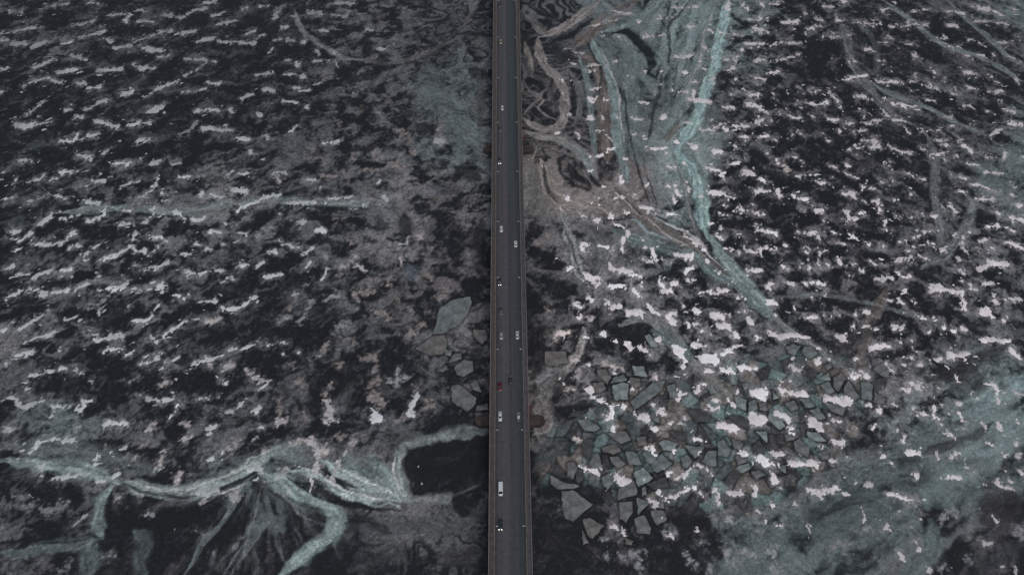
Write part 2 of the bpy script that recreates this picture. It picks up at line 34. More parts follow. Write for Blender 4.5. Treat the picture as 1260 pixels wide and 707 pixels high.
# bands and ridges in full-sheet units: colour alpha half-width softness | points
BANDS = """
100,112,108 .8 5 .8|75,262 130,256 180,257 230,260 280,250 330,246 400,249 470,251
96,104,102 .7 8 .9|200,256 240,258 290,250
110,130,125 .85 8 .6|0,565 60,571 110,580 145,592
118,134,128 .9 8 .5|145,592 175,600 222,605 262,597 300,578 345,548
78,88,88 .7 12 .9|15,548 70,550 130,562 190,582
28,31,33 .8 2.2 .6|148,594 175,604 220,612 250,606
26,29,31 .7 2 .6|20,560 60,565
98,118,116 .85 8 .6|138,597 126,612 122,635 126,660
24,26,28 .9 5 .7|137,605 133,625 136,645
20,22,24 .9 18 .8|150,625 175,640 215,640 240,630
74,88,88 .8 6 .7|0,681 60,674 110,666 128,662
30,33,35 .7 1.2 .5|0,676 60,668 125,661
84,100,98 .6 10 .9|110,665 108,707
70,84,84 .7 9 .9|165,650 178,668 172,690 178,707
90,104,102 .7 3 .6|228,707 248,670 262,655 275,640 300,600
24,26,28 .8 6 .7|215,690 235,665 245,640
22,24,26 .8 9 .8|265,690 280,665 300,640
84,96,96 .6 1.5 .5|275,707 288,685 305,665 315,655
96,108,106 .55 2.5 .6|285,707 300,682 330,640 345,625 332,600
66,76,78 .7 24 .9|325,640 345,600
84,98,98 .7 9 .8|300,660 325,640 350,650
60,66,68 .7 14 .9|430,640 480,650 540,640
24,26,28 .8 8 .8|310,590 325,610 340,632
26,28,30 .8 4 .7|330,600 350,612 378,625 395,633
26,28,30 .9 6 .6|345,585 380,602 430,616 480,622
126,146,142 .9 4.6 .4|352,575 380,582 410,600 440,612 490,622
92,112,108 .85 17 .9|420,560 450,575 480,595
124,144,139 .9 7 .5|395,565 420,582 450,598 480,610 505,616
30,33,35 .8 1.8 .5|392,580 405,590 425,600
34,37,39 .8 1.4 .5|330,572 355,590 385,608
112,132,128 .9 13 .6|472,575 486,590 494,612
128,142,138 .8 2 .4|492,558 490,580 495,600 502,615
26,27,29 .8 1.2 .4|497,560 494,580 500,602
100,116,114 .7 13 .9|330,560 352,556 372,565
96,110,108 .6 12 .9|490,560 520,548 560,538 600,528
76,78,80 .5 8 .9|400,545 440,560 460,580
116,138,132 .9 8 .5|318,580 345,592 370,612 395,622 410,635
112,134,128 .9 10 .6|380,622 405,628 415,640 405,660 385,672 365,690 345,707
30,32,34 .8 4 .7|355,615 375,622 396,632 398,642
28,30,32 .7 6 .8|425,640 450,640 480,655
88,90,93 .7 4 .7|510,614 540,607 570,600 603,583
24,25,27 .9 9 .7|560,580 603,560
62,64,67 .6 9 .9|500,640 545,655 580,640 603,610
58,60,63 .5 14 .9|430,700 470,680 500,690
60,60,62 .5 12 .9|540,690 590,680
96,100,102 .75 3.6 .7|362,12 368,30 378,45 400,58 420,70 445,75
84,80,78 .5 3.5 .8|440,74 480,78 520,68 545,55 562,48
90,88,86 .5 2.5 .7|578,0 580,15 570,32
30,32,34 .85 4 .8|560,42 580,41 604,43
26,28,30 .7 6 .8|575,85 590,90 604,92
66,76,78 .45 16 .95|525,75 535,110 550,140 565,175
84,90,90 .5 1.5 .6|565,110 575,140 578,160 572,190
60,58,58 .5 4 .8|590,90 592,130 590,165
110,108,105 .7 4 .7|538,155 541,180
32,34,36 .85 9 .8|515,152 530,160
68,80,82 .5 10 .9|575,195 600,196
28,29,31 .8 12 .9|560,205 590,220
30,30,32 .7 11 .9|592,270 588,300 592,340
30,30,32 .7 9 .9|594,400 588,430 596,450
84,86,88 .5 22 .95|470,245 485,265 500,280
26,27,29 .8 8 .8|495,265 500,290
78,84,90 .5 12 .9|555,240 530,230
80,92,98 .5 11 .9|500,325 510,345
74,80,86 .45 9 .9|440,260 470,262
24,26,28 .8 6 .8|395,235 405,238
100,98,96 .4 8 .9|575,305 580,325
110,103,98 .95 5.5 .45|737,0 722,14 700,30 680,40 664,46
110,103,98 .95 5 .45|662,46 663,65 670,80 682,92 692,108 695,130 691,150 680,158 665,158 645,147
26,27,29 .9 3.5 .6|675,50 700,44 715,35 730,22
28,29,31 .85 6 .7|668,15 685,22
78,74,72 .8 3.5 .6|644,18 665,32 672,40
24,25,27 .85 3 .6|644,25 660,38
28,29,31 .85 9 .8|645,40 650,70
36,38,40 .8 8 .8|680,60 690,70 700,75
96,92,88 .7 1.2 .5|644,100 655,115 665,120
84,82,80 .8 4 .6|648,112 662,120
26,27,29 .9 4 .6|660,130 672,135 682,145
96,90,86 .8 2.5 .5|645,140 660,124 668,112
24,25,27 .85 3 .6|645,158 670,166 700,172 725,183
92,80,73 .85 8 .6|705,60 722,45 738,30 765,12 785,0
92,80,73 .9 7 .6|708,68 728,75 742,100 744,135 746,170 748,200
96,118,116 .85 4.5 .5|728,48 735,66 748,88 756,120 758,150 764,190 772,225
92,112,110 .75 3 .5|712,68 722,95 726,130 730,170 733,195
84,88,86 .75 3 .5|700,85 712,110 712,140 705,155
96,116,114 .7 4 .6|735,40 750,38 775,30 800,12 815,0
92,108,106 .7 3 .6|738,0 750,12 742,30
22,24,26 .95 6 .6|752,42 770,39 785,52 798,66 802,78 797,90
24,26,28 .9 3.5 .6|765,38 782,42
34,38,40 .8 1.8 .5|848,0 836,18 823,32 824,60 822,80
36,40,42 .8 2.0 .5|815,85 812,110 806,130 800,160 796,175
40,46,47 .7 1.2 .5|835,75 828,110 825,135
86,104,102 .6 12 .9|775,60 780,110 778,150 785,200
78,96,94 .5 18 .9|800,20 760,20
112,145,140 .95 5.5 .45|895,0 891,25 884,50 880,78 872,100 864,125 860,140 848,160 836,178
112,145,140 .95 5.5 .45|836,178 834,190 848,205 856,225 862,250 866,275 872,295
112,140,135 .9 6.5 .5|852,205 862,230 866,262
112,118,114 .85 1.6 .4|878,12 872,28 864,48 862,72 852,92 846,110 845,135
104,104,100 .8 1.6 .4|828,192 838,215 845,240 850,265 858,290 866,310
92,84,78 .8 3 .6|836,150 826,165 820,175
44,42,43 .7 1.2 .4|858,285 868,312 885,335 900,350 915,362
92,84,78 .9 7.5 .6|745,228 765,242 790,268 815,284 845,300 862,318
96,92,86 .85 6 .6|855,305 880,325 905,345 925,362 945,382
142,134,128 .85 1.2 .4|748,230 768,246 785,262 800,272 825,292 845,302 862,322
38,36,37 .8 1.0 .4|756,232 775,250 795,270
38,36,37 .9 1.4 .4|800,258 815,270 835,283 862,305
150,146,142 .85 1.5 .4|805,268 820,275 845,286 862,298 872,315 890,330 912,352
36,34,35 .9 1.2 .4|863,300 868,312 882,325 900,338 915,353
106,128,123 .85 7 .7|875,290 885,310 905,335 930,362 955,392
112,132,130 .85 2.2 .4|765,272 782,270 795,283 815,291 832,295
30,31,33 .85 2 .5|752,272 768,270 780,268
84,104,102 .7 8 .8|750,280 770,290 800,300 850,315
90,112,110 .8 5 .6|840,300 860,318 875,335 905,350 930,375 960,398
106,103,98 .95 6.5 .5|645,162 668,168 690,172 708,182 725,200 735,218
98,108,107 .9 5 .5|690,176 712,186 724,202 730,222
26,27,29 .9 5 .6|700,198 706,215 722,225
30,31,33 .9 2.5 .5|725,212 732,225 745,232
118,108,99 .95 6.5 .5|664,195 670,212 678,230 688,243 710,248 735,255 760,266
116,106,96 .8 1.3 .4|659,192 664,215 672,240 684,254 680,268
84,82,80 .8 12 .8|655,205 660,235 670,262
98,90,84 .7 9 .7|672,185 690,190
36,34,35 .8 2 .5|668,200 672,225 682,248
116,120,114 .95 4.6 .4|692,266 698,285 706,310 713,335 726,352
80,82,80 .8 16 .8|715,275 735,290 745,310 738,330
110,110,106 .85 4.5 .6|757,296 752,318 742,340 735,358 738,378
88,86,84 .75 3 .6|650,326 668,334 690,336 712,344
92,84,82 .8 8 .8|655,300 680,290
100,96,94 .75 8 .9|672,282 690,300
28,29,31 .85 9 .8|655,275 660,290
28,29,31 .85 14 .9|670,315 690,325
26,28,30 .85 10 .9|685,345 700,360
122,118,114 .95 3.4 .4|717,402 717,420 708,438 694,458 680,472
90,88,86 .9 6 .7|694,458 675,478 662,500 658,515
44,46,48 .8 2 .5|728,405 722,430 708,455 690,480
28,29,31 .85 12 .9|655,400 660,440 656,465
36,38,40 .8 8 .7|680,480 695,468 705,460
100,92,90 .8 12 .9|660,490 668,510 662,530
28,30,32 .85 3 .5|700,505 718,498 735,500
102,104,100 .9 6.5 .5|765,400 790,388 812,400 832,418 848,438
104,104,100 .9 7.5 .5|848,438 870,462 885,480 905,492
104,120,114 .8 5 .6|895,440 905,470
80,98,96 .8 8 .7|800,405 830,422 850,445
28,30,32 .85 14 .8|750,405 770,418 790,425
30,31,33 .85 8 .8|745,345 765,352
84,82,80 .7 4.5 .7|735,358 748,378 740,400
84,94,92 .8 2.5 .5|960,366 1000,361 1050,369 1100,381 1145,396 1180,408
82,85,86 .85 5.7 .85|1035,30 1050,80 1068,105 1095,140 1120,152
87,92,92 .85 4.8 .85|1140,165 1150,195 1150,240 1158,290 1165,320
89,101,101 .85 3.8 .7|1085,0 1125,28 1160,55 1210,72 1258,100
89,101,101 .85 3.3 .7|1165,0 1190,25 1215,45 1240,70 1260,82
87,98,98 .85 3.8 .7|1070,100 1100,118 1140,132 1175,150 1215,168
70,78,78 .5 3 .7|1050,20 1075,50 1080,90 1095,110
82,98,97 .7 13 .9|1195,200 1215,212 1205,230
82,98,96 .7 8 .9|1230,185 1260,195
89,96,96 .85 4.8 .8|1190,235 1195,260 1180,290 1160,315 1130,330
98,88,78 .55 5 .8|1095,350 1075,385 1065,420 1055,445
46,45,47 .7 9 .9|1140,470 1180,455 1240,425
52,50,52 .7 10 .9|1025,440 1080,395
44,42,44 .6 14 .9|1170,480 1210,460
98,122,120 .7 16 .8|1175,515 1210,495 1260,465
94,116,114 .65 26 .9|1190,560 1230,530 1260,510
88,108,106 .6 28 .9|1140,620 1170,590 1200,600
50,50,52 .75 5 .6|1130,560 1165,548 1200,535 1225,520
34,34,36 .6 12 .9|1095,565 1130,560
78,92,92 .7 5 .7|1040,580 1090,563 1140,545 1190,530
78,84,84 .7 6 .8|945,640 980,610 1020,585 1060,560 1100,545
66,80,80 .7 26 .9|980,650 1020,640 1060,620 1100,640
74,92,92 .7 12 .9|1145,640 1150,670 1135,690 1110,707
80,96,94 .7 10 .9|955,650 975,690 1000,707
40,42,44 .7 2 .6|1000,640 1040,622 1065,618
44,42,44 .8 20 .9|1210,640 1250,610
64,66,68 .7 6 .8|655,580 668,570 685,555 700,545
96,96,98 .6 1.5 .5|655,518 664,540 668,548
118,112,108 .8 1.8 .5|655,534 672,530 679,518 672,505
118,112,108 .7 1.4 .5|654,197 660,183 655,176
30,31,33 .9 12 .9|670,650 690,670 730,690
30,31,33 .85 14 .9|700,600 712,610
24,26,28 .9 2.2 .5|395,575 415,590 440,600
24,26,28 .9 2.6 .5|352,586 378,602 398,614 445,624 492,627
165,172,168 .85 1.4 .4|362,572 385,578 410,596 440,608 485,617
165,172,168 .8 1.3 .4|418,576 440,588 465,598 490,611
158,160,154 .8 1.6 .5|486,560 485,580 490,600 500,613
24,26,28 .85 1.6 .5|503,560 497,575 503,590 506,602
150,154,148 .7 1.3 .5|150,588 180,598 225,602 262,592 300,575 325,562
26,28,30 .85 2.4 .5|262,604 285,596 305,586 322,578
150,152,148 .7 1.2 .5|262,608 285,603 308,592
110,118,116 .7 1.4 .5|335,595 350,612 370,632 385,640
26,28,30 .8 3 .6|405,600 380,590
96,104,104 .6 1.4 .5|320,590 318,620 308,650 300,680
80,90,92 .6 2.4 .6|322,592 332,625 340,655 350,690
26,28,30 .7 4 .7|410,665 395,690 380,707
104,100,96 .8 4 .5|655,30 668,42
104,98,92 .85 3 .5|645,52 652,75 655,95
60,60,60 .8 3 .5|644,60 650,85 668,100 680,118 684,140
108,102,98 .8 1.6 .4|668,58 672,78 685,95 697,115 699,140 695,152
110,104,100 .8 1.3 .4|646,120 660,118 668,124 662,132 672,142 688,150
26,27,29 .8 3 .6|700,90 705,110 706,135
26,28,30 .8 1.5 .5|720,50 730,68 740,90 736,120
140,140,136 .7 1.1 .4|740,60 750,85 760,110 763,140 768,175
28,31,33 .8 1.3 .5|768,110 772,150 780,190 790,225 800,250
28,31,33 .7 1.2 .5|790,200 800,225 808,250
100,112,110 .6 2 .5|800,190 808,215 818,240 830,262
32,35,37 .8 1.5 .5|690,268 702,300 712,330 722,350
96,100,96 .7 6 .8|945,385 975,410 1010,435 1045,455
140,140,136 .6 1.2 .4|950,388 980,410 1010,430
128,118,108 .8 1.4 .4|664,205 668,228 676,246 695,254 725,258
130,124,118 .75 1.4 .4|719,402 720,420 711,440 696,460
32,34,36 .8 1.6 .5|712,402 710,420 700,436
24,25,27 .8 20 .9|830,640 870,650
"""
WATER = "500,552 520,546 560,540 606,534 606,594 582,596 560,606 530,608 510,612 502,600 500,580 496,565"
# ground tone survey: rows 59 apart, columns 70 apart
TONE = """3 1 1 1 1 1 3 3 3 3 3 5 6 5 2 3 2 3 5
1 3 1 1 1 1 3 3 3 3 3 5 6 5 2 2 2 2 3
1 1 1 1 1 1 3 3 5 3 7 5 5 3 2 2 3 3 2
1 1 1 1 1 3 3 3 5 7 7 7 6 3 2 2 2 3 5
1 1 3 3 4 3 3 4 7 4 8 8 6 2 2 2 3 3 5
1 1 1 3 3 3 3 4 2 3 4 3 5 2 2 2 3 3 3
1 3 3 3 1 1 3 7 7 0 3 4 1 3 3 7 2 3 3
4 3 1 3 1 1 3 3 4 0 7 0 4 3 3 7 2 3 3
3 1 1 1 1 3 0 0 3 7 4 3 3 5 4 3 4 5 6
3 5 3 3 3 3 3 3 0 7 2 3 4 3 4 3 5 5 6
1 3 3 3 5 5 3 4 0 3 0 3 2 3 3 5 5 5 5
3 1 0 0 0 3 3 4 3 0 0 2 0 5 5 5 5 3 2
3 2 0 2 3 2 2 3 3 0 0 2 0 5 5 5 3 2 1"""

# ------------------------------------------------------------------ camera and survey
DECK = 14.0; CAMZ = 345.0 + DECK; F = 980.0; CX, CY = 630.0, 353.5
cd = bpy.data.cameras.new('camera'); cam = bpy.data.objects.new('camera', cd); col.objects.link(cam)
cam.location = (0, 0, CAMZ); cam.rotation_euler = (R(90-53.76), 0, R(-0.4976))
cd.sensor_width = 36; cd.lens = F/1260*36; cd.clip_end = 30000; cd.clip_start = 1
scene.camera = cam
RM = np.array(cam.rotation_euler.to_matrix())
def ground(u, v, z=0.0):
    d = RM @ np.array([(u-CX)/F, -(v-CY)/F, -1.0]); t = (z-CAMZ)/d[2]
    return np.array([d[0]*t, d[1]*t])
def project(X, Y, Z=0.0):
    P = np.stack([X, Y, np.full_like(X, Z-CAMZ)], -1) @ RM
    dz = np.maximum(-P[..., 2], 30.0)
    return CX + F*P[..., 0]/dz, CY - F*P[..., 1]/dz, dz/F
def mpp(u, v):
    p = ground(u, v); return float(project(np.array([p[0]]), np.array([p[1]]))[2][0])
EXPO = 0.32
def lin(c):
    c = np.asarray(c, float)/255; return np.where(c <= .04045, c/12.92, ((c+.055)/1.055)**2.4)
GAIN = 0.70                       # photographed value of a white surface, to turn seen tones into albedo
def soft(c, k=.54):                # surveyed tones are a little too colourful; pull them towards grey
    c = np.asarray(c, float); g = c.mean(-1, keepdims=True); return g+(c-g)*k
def alb(*c): return np.clip(lin(soft(c, .75))/GAIN, 0, .9)

# ------------------------------------------------------------------ materials
def nodes(name):
    m = bpy.data.materials.new(name); m.use_nodes = True; nt = m.node_tree
    return m, nt, nt.nodes, nt.links, nt.nodes['Principled BSDF']
def mat(name, c, rough=.6, metal=0, spec=.3, var=.18, scale=3.0, coat=0, emit=0):
    m, nt, N, L, b = nodes(name)
    b.inputs['Roughness'].default_value = rough; b.inputs['Metallic'].default_value = metal
    b.inputs['Specular IOR Level'].default_value = spec; b.inputs['Coat Weight'].default_value = coat
    tc = N.new('ShaderNodeTexCoord'); nz = N.new('ShaderNodeTexNoise'); nz.inputs['Scale'].default_value = scale
    nz.inputs['Detail'].default_value = 6; L.new(tc.outputs['Object'], nz.inputs['Vector'])
    mr = N.new('ShaderNodeMapRange'); mr.inputs['To Min'].default_value = 1-var*1.6; mr.inputs['To Max'].default_value = 1+var*1.6
    mr.inputs['From Min'].default_value = .25; mr.inputs['From Max'].default_value = .75
    L.new(nz.outputs['Fac'], mr.inputs['Value'])
    nz.inputs['Roughness'].default_value = .68
    vm = N.new('ShaderNodeVectorMath'); vm.operation = 'SCALE'; vm.inputs[0].default_value = tuple(c)
    L.new(mr.outputs[0], vm.inputs['Scale']); L.new(vm.outputs[0], b.inputs['Base Color'])
    if emit:
        b.inputs['Emission Color'].default_value = (1, .95, .85, 1); b.inputs['Emission Strength'].default_value = emit
    return m
def ground_mat(name, rough, spec, micro, bump, tex=.5, sss=0):
    m, nt, N, L, b = nodes(name)
    b.inputs['Roughness'].default_value = rough; b.inputs['Specular IOR Level'].default_value = spec
    at = N.new('ShaderNodeAttribute'); at.attribute_name = 'tone'
    ge = N.new('ShaderNodeNewGeometry')
    n1 = N.new('ShaderNodeTexNoise'); n1.inputs['Scale'].default_value = tex; n1.inputs['Detail'].default_value = 5; n1.inputs['Roughness'].default_value = .65
    n2 = N.new('ShaderNodeTexNoise'); n2.inputs['Scale'].default_value = tex*2.7; n2.inputs['Detail'].default_value = 3
    L.new(ge.outputs['Position'], n1.inputs['Vector']); L.new(ge.outputs['Position'], n2.inputs['Vector'])
    ad = N.new('ShaderNodeMath'); ad.operation = 'ADD'; L.new(n1.outputs['Fac'], ad.inputs[0]); L.new(n2.outputs['Fac'], ad.inputs[1])
    mr = N.new('ShaderNodeMapRange'); mr.inputs['From Min'].default_value = .7; mr.inputs['From Max'].default_value = 1.3
    mr.inputs['To Min'].default_value = 1-micro; mr.inputs['To Max'].default_value = 1+micro*1.15
    L.new(ad.outputs[0], mr.inputs['Value'])
    vm = N.new('ShaderNodeVectorMath'); vm.operation = 'SCALE'; L.new(at.outputs['Color'], vm.inputs[0]); L.new(mr.outputs[0], vm.inputs['Scale'])
    L.new(vm.outputs[0], b.inputs['Base Color'])
    bp = N.new('ShaderNodeBump'); bp.inputs['Strength'].default_value = bump; bp.inputs['Distance'].default_value = .6
    L.new(n1.outputs['Fac'], bp.inputs['Height']); L.new(bp.outputs[0], b.inputs['Normal'])
    return m

# ------------------------------------------------------------------ noise
_perm = rng.permutation(256).astype(np.int32); _perm = np.concatenate([_perm, _perm])
_ga = rng.uniform(0, 2*PI, 256).astype(np.float32); _gx, _gy = np.cos(_ga), np.sin(_ga)
def pn(x, y, seed=0):
    xf = np.floor(x); yf = np.floor(y); xi = (xf.astype(np.int32)+seed*37) & 255; yi = (yf.astype(np.int32)+seed*91) & 255
    fx = (x-xf).astype(np.float32); fy = (y-yf).astype(np.float32)
    u = fx*fx*fx*(fx*(fx*6-15)+10); v = fy*fy*fy*(fy*(fy*6-15)+10)
    def g(a, b, dx, dy):
        h = _perm[_perm[a & 255]+(b & 255)]; return _gx[h]*dx+_gy[h]*dy
    a = g(xi, yi, fx, fy); b = g(xi+1, yi, fx-1, fy); c = g(xi, yi+1, fx, fy-1); d = g(xi+1, yi+1, fx-1, fy-1)
    return ((a+(b-a)*u)+((c+(d-c)*u)-(a+(b-a)*u))*v)*1.5
def fbm(x, y, s, o=4, seed=0, gain=.55):
    r = np.zeros_like(x, dtype=np.float32); a = 1.0; t = 0
    for i in range(o):
        r += a*pn(x/s, y/s, seed+i*5); t += a; a *= gain; s = s/2.03
    return r/t*1.4
def sm(x, a, b):
    t = np.clip((x-a)/(b-a), 0, 1); return t*t*(3-2*t)
def rot(X, Y, deg, sx, sy):
    c, s = math.cos(R(deg)), math.sin(R(deg)); return (X*c+Y*s)/sx, (-X*s+Y*c)/sy

# ------------------------------------------------------------------ the ice sheet grid (fine where surveyed, coarse to the horizon)
STEP = 0.62
def axis(a, b, ext):
    core = np.arange(a, b, STEP); out = []; st = STEP; p = b
    while p < ext[1]: st *= 1.09; p += st; out.append(p)
    lo = []; st = STEP; p = a
    while p > ext[0]: st *= 1.09; p -= st; lo.append(p)
    return np.array(lo[::-1]+list(core)+out, dtype=np.float64)
xs = axis(-372, 372, (-9000, 9000)); ys = axis(98, 548, (-6000, 14000))
X, Y = np.meshgrid(xs, ys); X = X.astype(np.float32); Y = Y.astype(np.float32)
U, V, _ = project(X, Y)
def refl(a, m): a = np.mod(np.clip(a, -8*m, 9*m), 2*m); return np.where(a > m, 2*m-a, a)

# surveyed tones: open lead, cold dark ice, warm dark ice, dim grey, grey, dull teal, teal, dim brown, brown
TC = [(27, 28, 30), (36, 41, 45), (42, 40, 44), (58, 60, 62), (82, 82, 82), (66, 80, 80), (82, 101, 99), (62, 58, 57), (92, 83, 78)]
tg = np.array([[lin(soft(TC[int(c)])) for c in row.split()] for row in TONE.split('\n')], dtype=np.float32)
def sample(g, u, v, du, dv):
    fu = np.clip(u/du, 0, g.shape[1]-1.001); fv = np.clip(v/dv, 0, g.shape[0]-1.001)
    i = fu.astype(int); j = fv.astype(int); a = (fu-i); b = (fv-j); a = a*a*(3-2*a); b = b*b*(3-2*b)
    if g.ndim == 3: a = a[..., None]; b = b[..., None]
    return (g[j, i]*(1-a)+g[j, i+1]*a)*(1-b)+(g[j+1, i]*(1-a)+g[j+1, i+1]*a)*b
wu = fbm(X, Y, 45, 4, 1)*38; wv = fbm(X, Y, 45, 4, 9)*34
UR = refl(U+wu, 1260.); VR = refl(V+wv, 707.)
C = sample(tg, UR, VR, 70., 58.92).astype(np.float32)
# grain of the ice: which way its streaks run in each part of the lake
ur = refl(U, 1260.); vr = refl(V, 707.)
left = sm(-ur, -430., -300.)*1.0; teal = sm(ur, 690., 720.)*sm(-ur, -900., -860.)*sm(-vr, -270., -200.); low = sm(vr, 560., 620.)*sm(-ur, -620., -560.)
W1 = fbm(X, Y, 14, 4, 21)*9; W2 = fbm(X, Y, 14, 4, 33)*9
a, b = rot(X+W1, Y+W2, 24, 2.6, 1.0); nL = fbm(a, b, 8, 5, 41)
a, b = rot(X+W1*.7, Y+W2*.7, 6, 1.3, 1.0); nM = fbm(a, b, 9, 5, 51)
a, b = rot(X+W1*1.6, Y+W2*1.6, 48, 5.0, 1.0); nB = fbm(a, b, 9, 5, 71)
r6 = np.array([ground(*q) for q in ((897, 0), (884, 50), (872, 105), (850, 155), (836, 180), (848, 205), (866, 275), (900, 345), (960, 398), (1010, 440))])
XC = X-np.interp(Y, r6[::-1, 1], r6[::-1, 0]).astype(np.float32)*np.clip(X/90, 0, 1.15)
nT = fbm(XC+W1*.35, Y/11.0, 6, 5, 61, .6)
phi = fbm(X, Y, 48, 3, 300, .5)+Y*.004; nMb = fbm(phi*44+W1*.75, (X+Y)*.08, 6.5, 5, 305, .66)*1.2
fc = ground(322, 572); dxf, dyf = X-fc[0], Y-fc[1]; thf = np.arctan2(dyf, dxf); rf = np.hypot(dxf, dyf)
nF = fbm(thf*46+W1*.45+rf*.05, rf/7.0, 7, 5, 330, .6)*.85
fan = sm(rf, 8, 18)*sm(-rf, -130, -95)*sm(vr, 590, 612)*sm(ur, 150, 200)*sm(-ur, -470, -410)
dline = vr-(690-(ur-880)*.62); sweep = sm(dline+wv*.5, -25, 35)*sm(ur, 800, 860)
a, b = rot(X+W1*.5, Y+W2*.5, 30, 9, 1.0); nS = fbm(a, b, 9, 5, 310, .55)
mz = np.maximum.reduce([sm(ur, 625, 640)*sm(-ur, -760, -725)*sm(-vr, -290, -250), sm(vr+wv*.4, 590, 620)*sm(-ur, -612, -590)*sm(ur, 120, 180), .7*sm(ur, 480, 540)*sm(-ur, -620, -605)*sm(-vr, -215, -160)])
ur_band = sm(ur+wu*.5, 1030, 1110)*sm(-vr, -330, -250)
a, b = rot(X+W1*.5, Y+W2*.5, -38, 8, 1.0); nU = fbm(a, b, 9, 5, 320, .55)
n = nM*(1-left)+nL*left; n = n*(1-teal)+nT*teal; n = n*(1-low)+nB*low; n = n*(1-mz)+nMb*mz; n = n*(1-fan)+nF*fan; n = n*(1-sweep)+nS*sweep; n = n*(1-.6*ur_band)+nU*.6*ur_band
smoo = np.clip(np.maximum(sweep*.85, teal*.75)+mz*.5, 0, .9)          # glassy, little grain
big = fbm(X, Y, 30, 3, 81)
dark = np.array(lin((27, 30, 33)), dtype=np.float32)
lum = C.mean(-1); bias = sm(lum, .015, .085)                   # bright ice is mostly clear of dark windows, dark ice mostly window
fine = fbm(X+W2*.5, Y+W1*.5, 3.2, 4, 85, .75)
k = sm(n*(1-.1*sweep)+big*.4*(1-mz)+big*.25*sweep+fine*.34*(1-smoo)+(bias-.40)*.55+.04*sweep+.14*teal, -.27, .30)
fil = 1-np.abs(fbm(X+W1*1.4, Y+W2*1.4, 11, 5, 88, .7))*4.2; fil = np.clip(fil, -.6, 1)
lev = np.clip(1.02+(.9-.3*sweep)*n+.7*fine*(1-smoo)+.34*fil*sm(k, 0, .6), .30, 2.2)
C = (C*(1.25-.15*bias)[..., None]*lev[..., None])*k[..., None]+(dark*(.80+.6*np.clip(fine+fil*.3, -.3, .8))[..., None])*(1-k[..., None])
# hoar frost: soft smoky grey veils, drawn out along the wind
a, b = rot(X+W1*.9, Y+W2*.9, 32, 2.4, 1.0); f1 = fbm(a, b, 10, 6, 400, .72); a, b = rot(X+W1, Y+W2, 10, 1.3, 1.0); f2 = fbm(a, b, 10, 6, 410, .72)
fro = sm(np.where(ur < 560, f1, f2)+.25*fine, .03, .62)*(.62-.35*smoo)
C = C*(1-fro*.55)[..., None]+(lin((96, 98, 100)).astype(np.float32)*(.55+.45*sm(C.mean(-1), .01, .10))[..., None])*fro[..., None]*.55
# thin contour-like flow lines in the smooth teal ice
fl = np.abs(fbm(X*1.0+W1*.4, Y/5.0, 16, 4, 91)); C *= (1-.45*teal*(1-sm(fl, .0, .05)))[..., None]
# fracture lines elsewhere, dark and pale
for sd, sc, am, wid in ((101, 34, -.4, .022), (111, 22, .5, .016), (121, 55, -.5, .013), (131, 40, .55, .010)):
    f1 = np.abs(fbm(X+W1*.5, Y+W2*.5, sc, 3, sd)); msk = (1-sm(f1, 0, wid))*sm(fbm(X, Y, 60, 2, sd+3), -.1, .35)
    C *= (1+am*msk)[..., None]

# broken plate field (jigsaw) right of the bridge
def voro(X, Y, s, seed):
    gx = X/s; gy = Y/s; i0 = np.floor(gx); j0 = np.floor(gy); d1 = np.full_like(gx, 9.); d2 = np.full_like(gx, 9.); idv = np.zeros_like(gx)
    for di in (-1, 0, 1):
        for dj in (-1, 0, 1):
            i = i0+di; j = j0+dj
            h = np.sin(i*127.1+j*311.7+seed)*43758.5453; h -= np.floor(h); g = np.sin(i*269.5+j*183.3+seed*1.7)*43758.5453; g -= np.floor(g)
            d = np.hypot(i+h-gx, j+g-gy); c = d < d1
            d2 = np.where(c, d1, np.minimum(d2, d)); idv = np.where(c, h*7.3 % 1, idv); d1 = np.where(c, d, d1)
    return d2-d1, idv
bx, by = ground(860, 520)[0], ground(860, 520)[1]
pf = np.exp(-(((ur-850-wu*.8)/150)**2+((vr-545-wv*.8)/78)**2)**1.5)+.8*np.exp(-(((ur-985)/90)**2+((vr-490)/60)**2)**1.5)
sl = (slice(np.searchsorted(ys, 98), np.searchsorted(ys, 420)), slice(np.searchsorted(xs, 0), np.searchsorted(xs, 330)))
e, idv = voro(X[sl].astype(np.float64)+W1[sl]*.12, Y[sl].astype(np.float64)+W2[sl]*.12, 7.2, 3.1)
pm = sm(pf[sl]+fbm(X[sl], Y[sl], 25, 3, 77)*.3, .22, .42)
tin = np.array([lin((66, 72, 72)), lin((82, 96, 94)), lin((86, 82, 78)), lin((52, 52, 54))], dtype=np.float32)
pc = tin[(idv*4).astype(int) % 4]*(.8+.5*((idv*17.3) % 1))[..., None]*(1+.5*fbm(X[sl], Y[sl], 6, 4, 15))[..., None]
pc = pc*(1-.68*(1-sm(e, .03, .13)))[..., None]
C[sl] = C[sl]*(1-pm[..., None]*.92)+pc*pm[..., None]*.92

